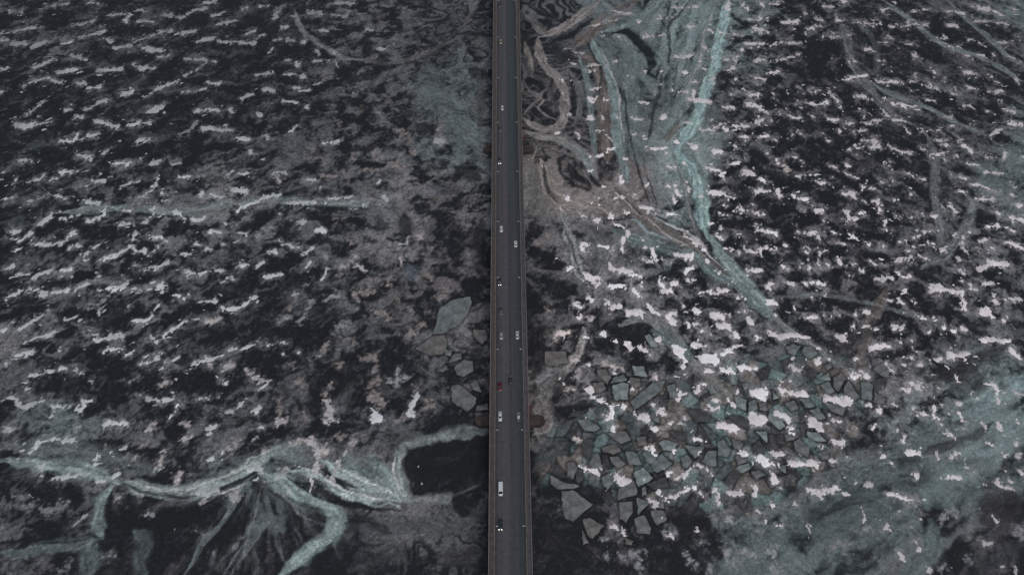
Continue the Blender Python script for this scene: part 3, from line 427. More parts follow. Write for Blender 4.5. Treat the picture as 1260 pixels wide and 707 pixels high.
def window(pts, m):
    x0, y0 = pts.min(0)-m; x1, y1 = pts.max(0)+m
    return (slice(max(0, np.searchsorted(ys, y0)), np.searchsorted(ys, y1)), slice(max(0, np.searchsorted(xs, x0)), np.searchsorted(xs, x1)))
def poly_dist(XX, YY, pts, rad):
    """distance to a polyline, signed side and length along it, radius interpolated"""
    best = np.full(XX.shape, 1e9, np.float32); sd = np.zeros_like(best); al = np.zeros_like(best); rr = np.full_like(best, rad[0]); s0 = 0
    if len(pts) == 1:
        d = np.hypot(XX-pts[0, 0], YY-pts[0, 1]); return d, d, d*0, rr
    for i in range(len(pts)-1):
        p, q = pts[i], pts[i+1]; v = q-p; L = math.hypot(*v)+1e-6
        t = np.clip(((XX-p[0])*v[0]+(YY-p[1])*v[1])/L/L, 0, 1)
        dx = XX-p[0]-t*v[0]; dy = YY-p[1]-t*v[1]; d = np.hypot(dx, dy); c = d < best
        best = np.where(c, d, best); sg = (dx*v[1]-dy*v[0])/L
        sd = np.where(c, sg, sd); al = np.where(c, s0+t*L, al); rr = np.where(c, rad[i]+(rad[i+1]-rad[i])*t, rr); s0 += L
    return best, sd, al, rr
def sheet(key): return (315.0*key[0], {0: 0, 1: 177, 2: 354, 3: 530}[key[1]])
# ------------------------------------------------------------------ snow
Fs = np.full(X.shape, -12.0, np.float32)                      # metres inside the edge of a drift (negative outside)
SC = np.tile(lin((190, 192, 193)).astype(np.float32), X.shape+(1,))
SC = np.tile(lin((190, 192, 193)).astype(np.float32)[None, None, :], (X.shape[0], X.shape[1], 1))
tint = {'': (1, 1, 1), 'd': (.5, .52, .54), 't': (.42, .375, .355), 'p': (.84, .78, .75)}
# snow brightness by region; lens vignette at the top left painted into its colour
dim_grid = np.array([[.34, .37, .34, .32, .46, .60, .56, .50], [.46, .50, .48, .46, .74, .72, .66, .60], [.60, .66, .64, .62, 1.0, .95, .84, .78],
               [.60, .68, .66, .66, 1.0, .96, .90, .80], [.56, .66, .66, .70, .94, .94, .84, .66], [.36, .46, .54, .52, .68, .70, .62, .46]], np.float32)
snow_dim = sample(dim_grid, ur, vr, 1260/7., 707/5.)
xw5 = X+fbm(X, Y, 5, 3, 160)*1.6; yw5 = Y+fbm(X, Y, 5, 3, 170)*1.3
for key, s in SNOW.items():
    ox, oy = sheet(key)
    for it in s.split(';'):
        pp, r_ = it.strip().split('/'); r_ = r_.split(); tn = r_[1] if len(r_) > 1 else ''; r_ = float(r_[0])/3.994
        px = [(ox+float(q.split(',')[0])/3.994, oy+float(q.split(',')[1])/3.994) for q in pp.split()]
        G = np.array([ground(*q) for q in px])
        if len(G) == 1: G = np.array([G[0], G[0]+[random.uniform(-1, 1)*r_*.4, random.uniform(-.5, .5)*r_*.3]])
        m = mpp(*px[0]); r = r_*m*((.80 if px[0][1] < 300 and px[0][0] > 640 else .98) if px[0][0] > 640 else .80)
        rads = [r*random.uniform(.55, 1.2) for _ in G]
        sl = window(G, r*1.6+10)
        sq = CAMZ/math.hypot(CAMZ, G[0][1]); d, sd, al, rr = poly_dist(xw5[sl], yw5[sl]*sq, G*np.array([1, sq]), rads)   # drifts lie a little longer along the bridge's direction
        if tn in ('t', 'p', 'd'):                              # stained or thin patches soak into the ice instead of standing proud
            kq = (sm(rr+fbm(X[sl], Y[sl], 3.0, 3, 44, .8)*3.2-d, -1.0, 1.0)*(.85 if tn != 'd' else .7))[..., None]
            tq = (np.array(tint[tn])*lin((196, 195, 194))).astype(np.float32)*snow_dim[sl][..., None]**.6*random.uniform(.8, 1.2)*np.clip(1+.9*fine[sl], .5, 1.6)[..., None]
            C[sl] = C[sl]*(1-kq)+tq*kq
            rr = rr*{'t': .25, 'p': .85, 'd': .55}[tn]-.3
        f = rr-d; c = f > Fs[sl]; Fs[sl] = np.where(c, f, Fs[sl])
        near = (f > -2.5) & c
        tc_ = (np.array(tint[tn])*lin((208, 212, 213) if px[0][0] < 560 else (214, 209, 208))).astype(np.float32)*random.uniform(.82, 1.1)
        blk = SC[sl]; blk[near] = tc_; SC[sl] = blk
# ragged rims, satellite flecks and stray crumbs
rag = fbm(X, Y*.8, 4.0, 4, 180, .95); fleckL = fbm(*rot(X+W1*.4, Y+W2*.3, 26, 1.6, 1.0), 3.4, 4, 190, .6); fleckR = fbm(*rot(X+W1*.3, Y*.8+W2*.3, 4, 1.25, 1.0), 3.2, 4, 195, .6)
fl_ = np.where(ur < 620, fleckL, fleckR)
crowd = sample(np.array([[9, 8, 3, 1, 7, 9, 9, 8], [9, 9, 4, 1, 3, 9, 9, 8], [9, 9, 5, 0, 4, 9, 9, 8], [8, 8, 4, 0, 5, 7, 7, 8], [7, 7, 4, 0, 4, 8, 6, 6], [5, 4, 2, 0, 2, 3, 4, 4]], np.float32), ur, vr, 180., 141.)/9
inpic = (np.abs(X) < 380) & (Y > 90) & (Y < 560)
halo = sm(Fs, -9., -.3)
small = (fl_-(.87-.16*crowd-.27*halo*(.25+.75*crowd)))*7.0
small = np.where(inpic, small, (fl_-.38)*7.0)
Fsn = np.maximum(Fs+rag*2.4-.20, np.minimum(small, 1.2))
SC = SC*(snow_dim*np.clip(.86+.24*fbm(X, Y, 16, 3, 350)+.12*fine, .6, 1.15))[..., None]
# very thin snow film around the drifts, lying in the ice tone
film = (sm(Fs+rag*3.5+n*4+fine*3, -3.0, .3)*.32*(.35+.65*crowd))[..., None]
C = C*(1-film)+(SC*.50+C*.3)*film
rimf = (sm(Fs+rag*2.4+fine*1.2, -.9, .4)*.32)[..., None]; C = C*(1-rimf)+SC*.55*rimf      # feathered edge of each drift
# ------------------------------------------------------------------ bands, ridges and leads
w3 = fbm(X, Y, 9, 4, 140)*2.4; w4 = fbm(X, Y, 9, 4, 150)*2.4
XW = X+w3; YW = Y+w4
def smooth_line(P, n=3):
    P = [np.array(p, float) for p in P]
    if len(P) < 3: return np.array(P)
    out = []
    for i in range(len(P)-1):
        p0 = P[max(0, i-1)]; p1 = P[i]; p2 = P[i+1]; p3 = P[min(len(P)-1, i+2)]
        for k in range(n):
            t = k/n; out.append(.5*((2*p1)+(-p0+p2)*t+(2*p0-5*p1+4*p2-p3)*t*t+(-p0+3*p1-3*p2+p3)*t**3))
    out.append(P[-1]); return np.array(out)
relief = np.zeros_like(X)
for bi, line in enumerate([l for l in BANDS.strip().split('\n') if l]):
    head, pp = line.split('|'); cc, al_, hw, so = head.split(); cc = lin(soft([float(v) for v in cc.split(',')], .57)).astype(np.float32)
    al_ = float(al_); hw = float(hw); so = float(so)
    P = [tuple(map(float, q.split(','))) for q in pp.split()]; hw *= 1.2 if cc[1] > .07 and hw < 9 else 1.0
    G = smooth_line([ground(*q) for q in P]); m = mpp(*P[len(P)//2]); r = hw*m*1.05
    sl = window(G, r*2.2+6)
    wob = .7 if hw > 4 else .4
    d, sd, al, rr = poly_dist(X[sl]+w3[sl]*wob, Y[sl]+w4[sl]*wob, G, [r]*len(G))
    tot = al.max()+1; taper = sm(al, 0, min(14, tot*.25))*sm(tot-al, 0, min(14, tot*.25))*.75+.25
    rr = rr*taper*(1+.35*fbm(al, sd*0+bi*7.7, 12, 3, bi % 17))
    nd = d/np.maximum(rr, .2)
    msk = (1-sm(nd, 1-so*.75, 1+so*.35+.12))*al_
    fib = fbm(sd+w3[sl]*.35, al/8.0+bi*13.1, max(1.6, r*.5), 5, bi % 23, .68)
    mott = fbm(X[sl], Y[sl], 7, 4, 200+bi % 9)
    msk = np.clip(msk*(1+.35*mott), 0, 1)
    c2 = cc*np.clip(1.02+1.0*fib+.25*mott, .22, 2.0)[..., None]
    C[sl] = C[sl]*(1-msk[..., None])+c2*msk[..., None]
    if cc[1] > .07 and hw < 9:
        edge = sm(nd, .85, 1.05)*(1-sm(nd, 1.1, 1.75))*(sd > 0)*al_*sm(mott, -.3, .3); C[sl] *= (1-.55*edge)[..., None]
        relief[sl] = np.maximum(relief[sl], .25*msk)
# polygon helper
def inside(XX, YY, P):
    c = np.zeros(XX.shape, bool); n_ = len(P)
    for i in range(n_):
        x1, y1 = P[i]; x2, y2 = P[(i+1) % n_]
        if y1 == y2: continue
        c ^= ((y1 > YY) != (y2 > YY)) & (XX < (x2-x1)*(YY-y1)/(y2-y1)+x1)
    return c
PW = np.array([ground(*map(float, q.split(','))) for q in WATER.split()])
sl = window(PW, 6); XX = X[sl]+w3[sl]*1.2; YY = Y[sl]+w4[sl]*1.2
ins = inside(XX, YY, PW); d, _, _, _ = poly_dist(XX, YY, np.vstack([PW, PW[:1]]), [1]*(len(PW)+1)); sdp = np.where(ins, -d, d)
wv_ = lin((25, 26, 28)).astype(np.float32)*(1+2.6*np.clip(fbm(*rot(XX+W1[sl]*.6, YY+W2[sl]*.6, 30, 4, 1), 6, 5, 5, .65)-.08, -.05, 1))[..., None]
a_ = (1-sm(sdp, -1.2, .8))[..., None]; C[sl] = C[sl]*(1-a_)+wv_*a_
rim = np.exp(-((sdp-2.2)/1.4)**2)*sm(XX, -200, -20)*(XX < ground(560, 560)[0])
C[sl] = C[sl]*(1-rim[..., None]*.6)+lin((118, 126, 122)).astype(np.float32)*rim[..., None]*.6
# darker cracks round each floe
floes = []
for key, s in FLOES.items():
    ox, oy = sheet(key)
    for it in s.split(';'):
        pp, c_ = it.split('/'); px = [(ox+float(q.split(',')[0])/3.994, oy+float(q.split(',')[1])/3.994) for q in pp.split()]
        P = np.array([ground(*q) for q in px]); floes.append((P, c_.strip(), np.mean(px, 0)))
for P, c_, _ in floes:
    sl = window(P, 4); d, _, _, _ = poly_dist(X[sl]+w3[sl]*.15, Y[sl]+w4[sl]*.15, np.vstack([P, P[:1]]), [1]*(len(P)+1))
    C[sl] *= (1-.58*(1-sm(d, .4, 1.5)))[..., None]

sp = fbm(X, Y, 2.0, 3, 210, .8); C *= np.clip(1+.62*sp*(1-.6*smoo), .35, 2.2)[..., None]
SCn = SC*np.clip(1+.22*fbm(X, Y, 4, 4, 220, .7), .6, 1.3)[..., None]
C = np.maximum(C, lin((27, 28, 30)).astype(np.float32)); C = np.clip(C/GAIN, .006, .8); SCn = np.clip(SCn/GAIN, .02, .85)

def grid_mesh(name, X, Y, Z, colr, keep=None, material=None):
    ny, nx = X.shape; idx = np.arange(ny*nx).reshape(ny, nx)
    q = np.stack([idx[:-1, :-1], idx[:-1, 1:], idx[1:, 1:], idx[1:, :-1]], -1).reshape(-1, 4)
    co = np.stack([X, Y, Z], -1).reshape(-1, 3).astype(np.float32); cc = colr.reshape(-1, 3)
    if keep is not None:
        q = q[keep.reshape(-1)[q].any(1)]; used, inv = np.unique(q, return_inverse=True); q = inv.reshape(-1, 4); co = co[used]; cc = cc[used]
    me = bpy.data.meshes.new(name); me.vertices.add(len(co)); me.vertices.foreach_set('co', co.ravel())
    me.loops.add(q.size); me.loops.foreach_set('vertex_index', q.ravel().astype(np.int32))
    me.polygons.add(len(q)); me.polygons.foreach_set('loop_start', np.arange(0, q.size, 4, dtype=np.int32))
    me.polygons.foreach_set('use_smooth', np.ones(len(q), bool))
    me.update(calc_edges=True)
    a = me.color_attributes.new('tone', 'FLOAT_COLOR', 'POINT')
    a.data.foreach_set('color', np.concatenate([cc, np.ones((len(cc), 1))], 1).astype(np.float32).ravel())
    o = bpy.data.objects.new(name, me); col.objects.link(o); o.data.materials.append(material); return o
fade = (np.abs(X) < 800) & (Y > -400) & (Y < 1200)
Zi = np.where(fade, relief*.6+fbm(X, Y, 6, 3, 230)*.05, 0)
ice_m = ground_mat('lake_ice', .5, .12, .48, .4, .8); snow_m = ground_mat('snow_cover', .85, .15, .10, .5, .35)
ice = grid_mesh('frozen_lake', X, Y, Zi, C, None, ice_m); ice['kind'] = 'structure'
Zs = Zi+np.clip(Fsn*.4, -.5, .24+.05*np.clip(rag, -1, 1))+.02
nearby = (np.abs(X) < 900) & (Y > -350) & (Y < 1500)
snow = grid_mesh('snow', X, Y, Zs, SCn, (Fsn > -.05) & nearby, snow_m); snow['kind'] = 'stuff'
snow['label'] = 'wind-blown patches of pale snow scattered over the dark lake ice'

# ------------------------------------------------------------------ mesh helpers
def add_obj(name, bm, m, parent=None, smooth=False):
    me = bpy.data.meshes.new(name); bm.normal_update(); bm.to_mesh(me); bm.free()
    if smooth: me.polygons.foreach_set('use_smooth', [True]*len(me.polygons))
    o = bpy.data.objects.new(name, me); col.objects.link(o); me.materials.append(m)
    if parent: o.parent = parent
    return o
def box(bm, x0, x1, y0, y1, z0, z1, bev=0):
    r = bmesh.ops.create_cube(bm, size=1); vs = r['verts']
    for v in vs: v.co = Vector((x0+(v.co.x+.5)*(x1-x0), y0+(v.co.y+.5)*(y1-y0), z0+(v.co.z+.5)*(z1-z0)))
    if bev:
        es = list({e for v in vs for e in v.link_edges}); bmesh.ops.bevel(bm, geom=es, offset=bev, segments=2, affect='EDGES')
    return bm
def tube(bm, p, q, r0, r1=None, n=8):
    p, q = Vector(p), Vector(q); r1 = r0 if r1 is None else r1
    M = Matrix.Translation((p+q)/2) @ (q-p).to_track_quat('Z', 'Y').to_matrix().to_4x4()
    bmesh.ops.create_cone(bm, cap_ends=True, segments=n, radius1=r0, radius2=r1, depth=(q-p).length, matrix=M); return bm
def prism(bm, pts, z0, z1, inset=0):
    """pts counter-clockwise; a slab with its top edge drawn in by `inset`"""
    c = np.mean(pts, 0); lo = [bm.verts.new((p[0], p[1], z0)) for p in pts]
    hi = []
    for p in pts:
        d = np.array(p)-c; l = max(np.linalg.norm(d), 1e-3); hi.append(bm.verts.new((*(c+d*(1-inset/l)), z1)))
    k_ = len(pts)
    for i in range(k_): bm.faces.new((lo[i], lo[(i+1) % k_], hi[(i+1) % k_], hi[i]))
    bm.faces.new(hi); bm.faces.new(lo[::-1]); return bm
def empty(name, loc, rz=0):
    o = bpy.data.objects.new(name, None); o.location = loc; o.rotation_euler = (0, 0, rz); col.objects.link(o); o.empty_display_size = 1; return o
def tag(o, label, cat, group=None):
    o['label'] = label; o['category'] = cat
    if group: o['group'] = group
    return o
def copy_tree(o, parent=None):
    c = o.copy(); col.objects.link(c); c.parent = parent
    for ch in list(o.children): copy_tree(ch, c)
    return c

# ------------------------------------------------------------------ the bridge
ledge = [(607.1, 0), (605.2, 200), (603.2, 400), (601.4, 620)]; redge = [(638.9, 0), (643.5, 200), (648, 400), (653.5, 620)]
xl = np.mean([ground(u, v, DECK)[0] for u, v in ledge]); xr = np.mean([ground(u, v, DECK)[0] for u, v in redge])
print('deck edges', [round(float(ground(u, v, DECK)[0]), 2) for u, v in ledge], [round(float(ground(u, v, DECK)[0]), 2) for u, v in redge])
xc = (xl+xr)/2; HW = (xr-xl)/2; Y0, Y1 = -500.0, 2600.0
rl = np.mean([ground(609.7, 250, DECK)[0], ground(609.4, 450, DECK)[0]]); rr_ = np.mean([ground(640.2, 250, DECK)[0], ground(643, 450, DECK)[0]])
rl = xl+2.75; rr_ = xr-2.5
bridge = tag(empty('road_bridge', (0, 0, 0)), 'long straight bridge carrying the road over the frozen lake', 'bridge')
def road_mat(name, stripes):
    m, nt, N, L, b = nodes(name); b.inputs['Roughness'].default_value = .8; b.inputs['Specular IOR Level'].default_value = .2
    ge = N.new('ShaderNodeNewGeometry'); mp = N.new('ShaderNodeMapping'); mp.inputs['Scale'].default_value = (1.4, .012, 1); L.new(ge.outputs['Position'], mp.inputs['Vector'])
    n1 = N.new('ShaderNodeTexNoise'); n1.inputs['Scale'].default_value = 1; n1.inputs['Detail'].default_value = 4; L.new(mp.outputs[0], n1.inputs['Vector'])
    n2 = N.new('ShaderNodeTexNoise'); n2.inputs['Scale'].default_value = .5; n2.inputs['Detail'].default_value = 6; L.new(ge.outputs['Position'], n2.inputs['Vector'])
    sx = N.new('ShaderNodeSeparateXYZ'); L.new(ge.outputs['Position'], sx.inputs[0])
    mr = N.new('ShaderNodeMapRange'); mr.inputs['From Min'].default_value = rl; mr.inputs['From Max'].default_value = rr_; L.new(sx.outputs['X'], mr.inputs['Value'])
    cr = N.new('ShaderNodeValToRGB'); e = cr.color_ramp.elements; e[0].position = 0; e[0].color = (*stripes[0][1], 1); e[1].position = 1; e[1].color = (*stripes[-1][1], 1)
    for p, c in stripes[1:-1]: q = e.new(p); q.color = (*c, 1)
    L.new(mr.outputs[0], cr.inputs['Fac'])
    ad = N.new('ShaderNodeMath'); ad.operation = 'ADD'; L.new(n1.outputs['Fac'], ad.inputs[0]); L.new(n2.outputs['Fac'], ad.inputs[1])
    m2 = N.new('ShaderNodeMapRange'); m2.inputs['From Min'].default_value = .6; m2.inputs['From Max'].default_value = 1.4; m2.inputs['To Min'].default_value = .72; m2.inputs['To Max'].default_value = 1.28
    L.new(ad.outputs[0], m2.inputs['Value']); vm = N.new('ShaderNodeVectorMath'); vm.operation = 'SCALE'
    L.new(cr.outputs['Color'], vm.inputs[0]); L.new(m2.outputs[0], vm.inputs['Scale']); L.new(vm.outputs[0], b.inputs['Base Color']); return m
A = alb
asph = road_mat('asphalt', [(0, A(46, 43, 44)), (.07, A(52, 50, 50)), (.15, A(60, 60, 62)), (.22, A(53, 56, 59)), (.30, A(60, 62, 64)), (.42, A(62, 60, 62)), (.495, A(60, 56, 58)),
                            (.515, A(49, 51, 54)), (.62, A(49, 54, 57)), (.72, A(50, 53, 57)), (.85, A(44, 50, 54)), (.95, A(40, 43, 46)), (1, A(42, 41, 43))])
conc = mat('weathered_concrete', A(96, 90, 86), .85, var=.2, scale=.4); foot = mat('brown_footway', A(61, 54, 51), .9, var=.28, scale=.5)
footR = mat('grey_footway', A(60, 57, 57), .9, var=.28, scale=.5)
steel = mat('dark_steel', A(50, 48, 50), .6, var=.15); rail_m = mat('rail_paint', A(98, 92, 88), .6, var=.2, scale=.3); rust = mat('rusty_pier', A(54, 44, 42), .85, var=.4, scale=.25)
rust2 = mat('dull_pier', A(44, 41, 40), .85, var=.35, scale=.3); redm = mat('red_platform_paint', A(74, 42, 42), .7, var=.3, scale=.8)
bm = bmesh.new(); box(bm, xl+.3, xr-.3, Y0, Y1, DECK-.7, DECK-.02); add_obj('deck', bm, conc, bridge)
bm = bmesh.new()
for gx in (-1, 1):
    g = xc+gx*HW*.5; vs = [bm.verts.new((g+sx*w, yy, z)) for yy in (Y0, Y1) for (sx, w, z) in ((-1, 1.6, DECK-3.4), (1, 1.6, DECK-3.4), (1, 2.6, DECK-.71), (-1, 2.6, DECK-.71))]
    for q in ((0, 1, 2, 3), (7, 6, 5, 4), (0, 4, 5, 1), (1, 5, 6, 2), (2, 6, 7, 3), (3, 7, 4, 0)): bm.faces.new([vs[i] for i in q])
add_obj('girder', bm, steel, bridge)
road = bmesh.new(); box(road, rl, rr_, Y0, Y1, DECK-.015, DECK+.03); road = add_obj('road', road, asph); road['kind'] = 'structure'
for (a_, b_, m_) in ((xl+.32, rl-.22, foot), (rr_+.22, xr-.32, footR)):
    bm = bmesh.new(); box(bm, a_, b_, Y0, Y1, DECK-.018, DECK+.16); add_obj('footway', bm, m_, bridge)
for (a_, b_) in ((rl-.21, rl-.005), (rr_+.005, rr_+.21)):
    bm = bmesh.new(); box(bm, a_, b_, Y0, Y1, DECK-.017, DECK+.2); add_obj('kerb', bm, conc, bridge)
for s_, e_ in ((-1, xl), (1, xr)):
    bm = bmesh.new(); box(bm, e_-.3 if s_ > 0 else e_-.02, e_+.02 if s_ > 0 else e_+.3, Y0, Y1, DECK-1.0, DECK+.22); add_obj('edge_beam', bm, rail_m if s_ < 0 else conc, bridge)
    bm = bmesh.new(); x_ = e_-s_*.14
    box(bm, x_-.06, x_+.06, Y0, Y1, DECK+1.12, DECK+1.2)
    for zz in (.55, .85): box(bm, x_-.025, x_+.025, Y0, Y1, DECK+zz, DECK+zz+.05)
    for yy in np.arange(-60, 760, 2.5): box(bm, x_-.04, x_+.04, yy-.04, yy+.04, DECK+.221, DECK+1.119)
    add_obj('railing', bm, rail_m, bridge)
# faint worn lane paint
bm = bmesh.new(); worn = mat('worn_lane_paint', A(66, 66, 67), .8, var=.3, scale=1.5)
for yy in np.arange(-60, 760, 12.0):
    for fx in (.27, .745):
        x_ = rl+(rr_-rl)*fx; box(bm, x_-.05, x_+.05, yy, yy+3, DECK+.0335, DECK+.0345)
add_obj('lane_marking', bm, worn, road)
# piers
for pi_, (v, ul, ur_, rm) in enumerate(((518, 583, 671.5, rust), (184.5, 594.5, 657.5, rust))):
    gl = ground(ul, v, 1.5); gr = ground(ur_, v, 1.5); py = gl[1]; pl, pr = gl[0], gr[0]
    print('pier', py, pl, pr)
    pier = empty('pier', (0, 0, 0)); pier.parent = bridge
    hexp = [(pl+2.4, py-3.0), (pr-2.4, py-3.0), (pr-.6, py-1.6), (pr, py), (pr-.6, py+1.6), (pr-2.4, py+3.0), (pl+2.4, py+3.0), (pl+.6, py+1.6), (pl, py), (pl+.6, py-1.6)]
    bm = prism(bmesh.new(), hexp, -1, 2.6, .35); add_obj('footing', bm, rust, pier)
    wl, wr = xc-HW*.86, xc+HW*.86
    wp = [(wl+1, py-1.5), (wr-1, py-1.5), (wr, py), (wr-1, py+1.5), (wl+1, py+1.5), (wl, py)]
    bm = prism(bmesh.new(), wp, 2.61, DECK-3.42, -.0); add_obj('pier_wall', bm, conc, pier)
    bm = bmesh.new(); box(bm, xr-.5, xr+1.6, py+.5, py+4.2, DECK-4.4, DECK-4.1)
    for (qx, qy) in ((xr+1.5, py+.6), (xr+1.5, py+4.1), (xr+1.5, py+2.3)): box(bm, qx-.06, qx+.06, qy-.06, qy+.06, DECK-4.1, DECK-3.0)
    box(bm, xr+1.42, xr+1.58, py+.5, py+4.2, DECK-2.99, DECK-2.9)
    tube(bm, (xr+1.2, py+2.2, 2.6), (xr+1.2, py+2.2, DECK-4.4), .14); add_obj('access_platform', bm, redm, pier)

# ------------------------------------------------------------------ lamp posts
lamp_m = mat('galvanised_post', A(120, 120, 118), .5, .3, var=.1); head_m = mat('lamp_head_cover', A(168, 166, 162), .4, var=.05); lens_m = mat('lamp_glass', (.5, .5, .48), .15, var=.02)
def make_lamp():
    t = empty('street_lamp', (0, 0, 0)); bm = bmesh.new(); tube(bm, (0, 0, 0), (0, 0, .9), .16, .13); tube(bm, (0, 0, .9), (0, 0, 8.2), .11, .07); add_obj('pole', bm, lamp_m, t)
    bm = bmesh.new(); tube(bm, (0, 0, 8.2), (.5, 0, 8.8), .06); tube(bm, (.5, 0, 8.8), (1.3, 0, 8.95), .05); add_obj('arm', bm, lamp_m, t)
    bm = bmesh.new(); box(bm, 1.25, 1.95, -.15, .15, 8.88, 9.04, .05); h = add_obj('lamp_head', bm, head_m, t)
    bm = bmesh.new(); box(bm, 1.35, 2.0, -.14, .14, 8.845, 8.879); add_obj('lens', bm, lens_m, h)
    bm = bmesh.new(); box(bm, -.22, .22, -.22, .22, -.03, .04); add_obj('base_plate', bm, steel, t); return t
rowsy = [646.8, 528.6, 429.5, 341.6, 272.5, 211.2]
ly = [float(ground(640, v, DECK+8.9)[1]) for v in rowsy]; print('lamp y', [round(v, 1) for v in ly])
sp_ = (ly[-1]-ly[0])/5; ly += [ly[-1]+sp_*i for i in range(1, 8)]
ly = [v for v in ly if 2 < project(np.array([xc]), np.array([v]), DECK+6)[1][0] < 705]
ordn = ['first', 'second', 'third', 'fourth', 'fifth', 'sixth', 'seventh', 'eighth', 'ninth', 'tenth', 'eleventh', 'twelfth', 'thirteenth']
proto = make_lamp(); first = True
for side, sx in (('left', rl-.45), ('right', rr_+.45)):
    for i, yy in enumerate(ly):
        o = proto if first else copy_tree(proto); first = False
        o.location = (sx, yy, DECK+.19); o.rotation_euler = (0, 0, 0 if side == 'left' else PI)
        tag(o, 'thin grey street lamp on the %s footway, %s counted up from the picture bottom' % (side, ordn[i]), 'street lamp', 'street lamps along the bridge footways')

# ------------------------------------------------------------------ ice floes
def fl_c(*c): return np.clip(lin(soft(c, .55))/GAIN, 0, .9)
FM = {'t': mat('teal_ice_plate', fl_c(84, 94, 92), .5, var=.5, scale=.22), 'l': mat('pale_teal_ice_plate', fl_c(97, 112, 108), .5, var=.5, scale=.22),
      'g': mat('grey_ice_plate', fl_c(84, 86, 86), .55, var=.5, scale=.22), 'b': mat('brown_ice_plate', fl_c(86, 82, 78), .55, var=.5, scale=.22), 'k': mat('dark_ice_plate', fl_c(56, 57, 58), .5, var=.5, scale=.22)}
CN = {'t': 'teal', 'l': 'pale teal', 'g': 'grey', 'b': 'brownish', 'k': 'dark'}
SN = {3: 'triangular', 4: 'four-sided', 5: 'five-sided', 6: 'six-sided', 7: 'seven-sided', 8: 'many-sided'}
def zone(u, v):
    if u < 600: return 'in the dark gap left of the bridge'
    if u < 735: return 'beside the bridge, lower right of the road' if v > 500 else 'beside the bridge, right of the road'
    if u < 830: return 'in the plate field below the right-hand snow' if v > 600 else 'in the plate field right of the near pier'
    if u < 945: return 'in the middle of the plate field'
    return 'at the far right end of the plate field'
info = []
for P, c_, mp_ in floes:
    area = abs(sum(P[i][0]*P[(i+1) % len(P)][1]-P[(i+1) % len(P)][0]*P[i][1] for i in range(len(P))))/2
    sz = 'tiny' if area < 30 else 'small' if area < 75 else 'medium' if area < 150 else 'large' if area < 400 else 'huge'
    info.append([P, c_, mp_, f'{sz} {CN[c_]} {SN[min(8, len(P))]} ice plate {zone(*mp_)}'])
from collections import defaultdict
byl = defaultdict(list)
for q in info: byl[q[3]].append(q)
for l_, qs in byl.items():
    if len(qs) > 1:
        qs.sort(key=lambda q: -q[2][1])
        w_ = ['lowest', 'uppermost'] if len(qs) == 2 else ['lowest', 'middle', 'uppermost'] if len(qs) == 3 else ['lowest', 'second lowest', 'third lowest', 'fourth lowest', 'fifth lowest', 'sixth lowest', 'seventh lowest', 'eighth lowest']
        for i_, q in enumerate(qs): q[3] = w_[i_]+' '+q[3]
for P, c_, mp_, l_ in info:
    ar = sum(P[i][0]*P[(i+1) % len(P)][1]-P[(i+1) % len(P)][0]*P[i][1] for i in range(len(P)))
    if ar < 0: P = P[::-1]
    c0 = P.mean(0); loc = []
    for i in range(len(P)):                                  # worn corners
        p, q, r2 = P[i-1], P[i], P[(i+1) % len(P)]; t_ = random.uniform(.03, .10)
        loc += [q+(p-q)*t_-c0, q+(r2-q)*t_-c0]
    fine = []
    for i in range(len(loc)):                                # broken, slightly uneven edges
        p, q = loc[i], loc[(i+1) % len(loc)]; L = np.linalg.norm(q-p); nn = max(2, int(L/1.6)); nrm = np.array([q[1]-p[1], p[0]-q[0]])/max(L, 1e-3)
        for k in range(nn): fine.append(p+(q-p)*k/nn+(nrm*random.uniform(-.42, .36) if k else 0))
    h_ = random.uniform(.16, .26)
    bm = prism(bmesh.new(), fine, -.25, h_, .22); o = add_obj('ice_floe', bm, FM[c_]); o.location = (c0[0], c0[1], 0); o.rotation_euler = (R(random.uniform(-.25, .25)), R(random.uniform(-.25, .25)), 0)
    tag(o, l_, 'ice floe', 'broken ice plates frozen into the lake')

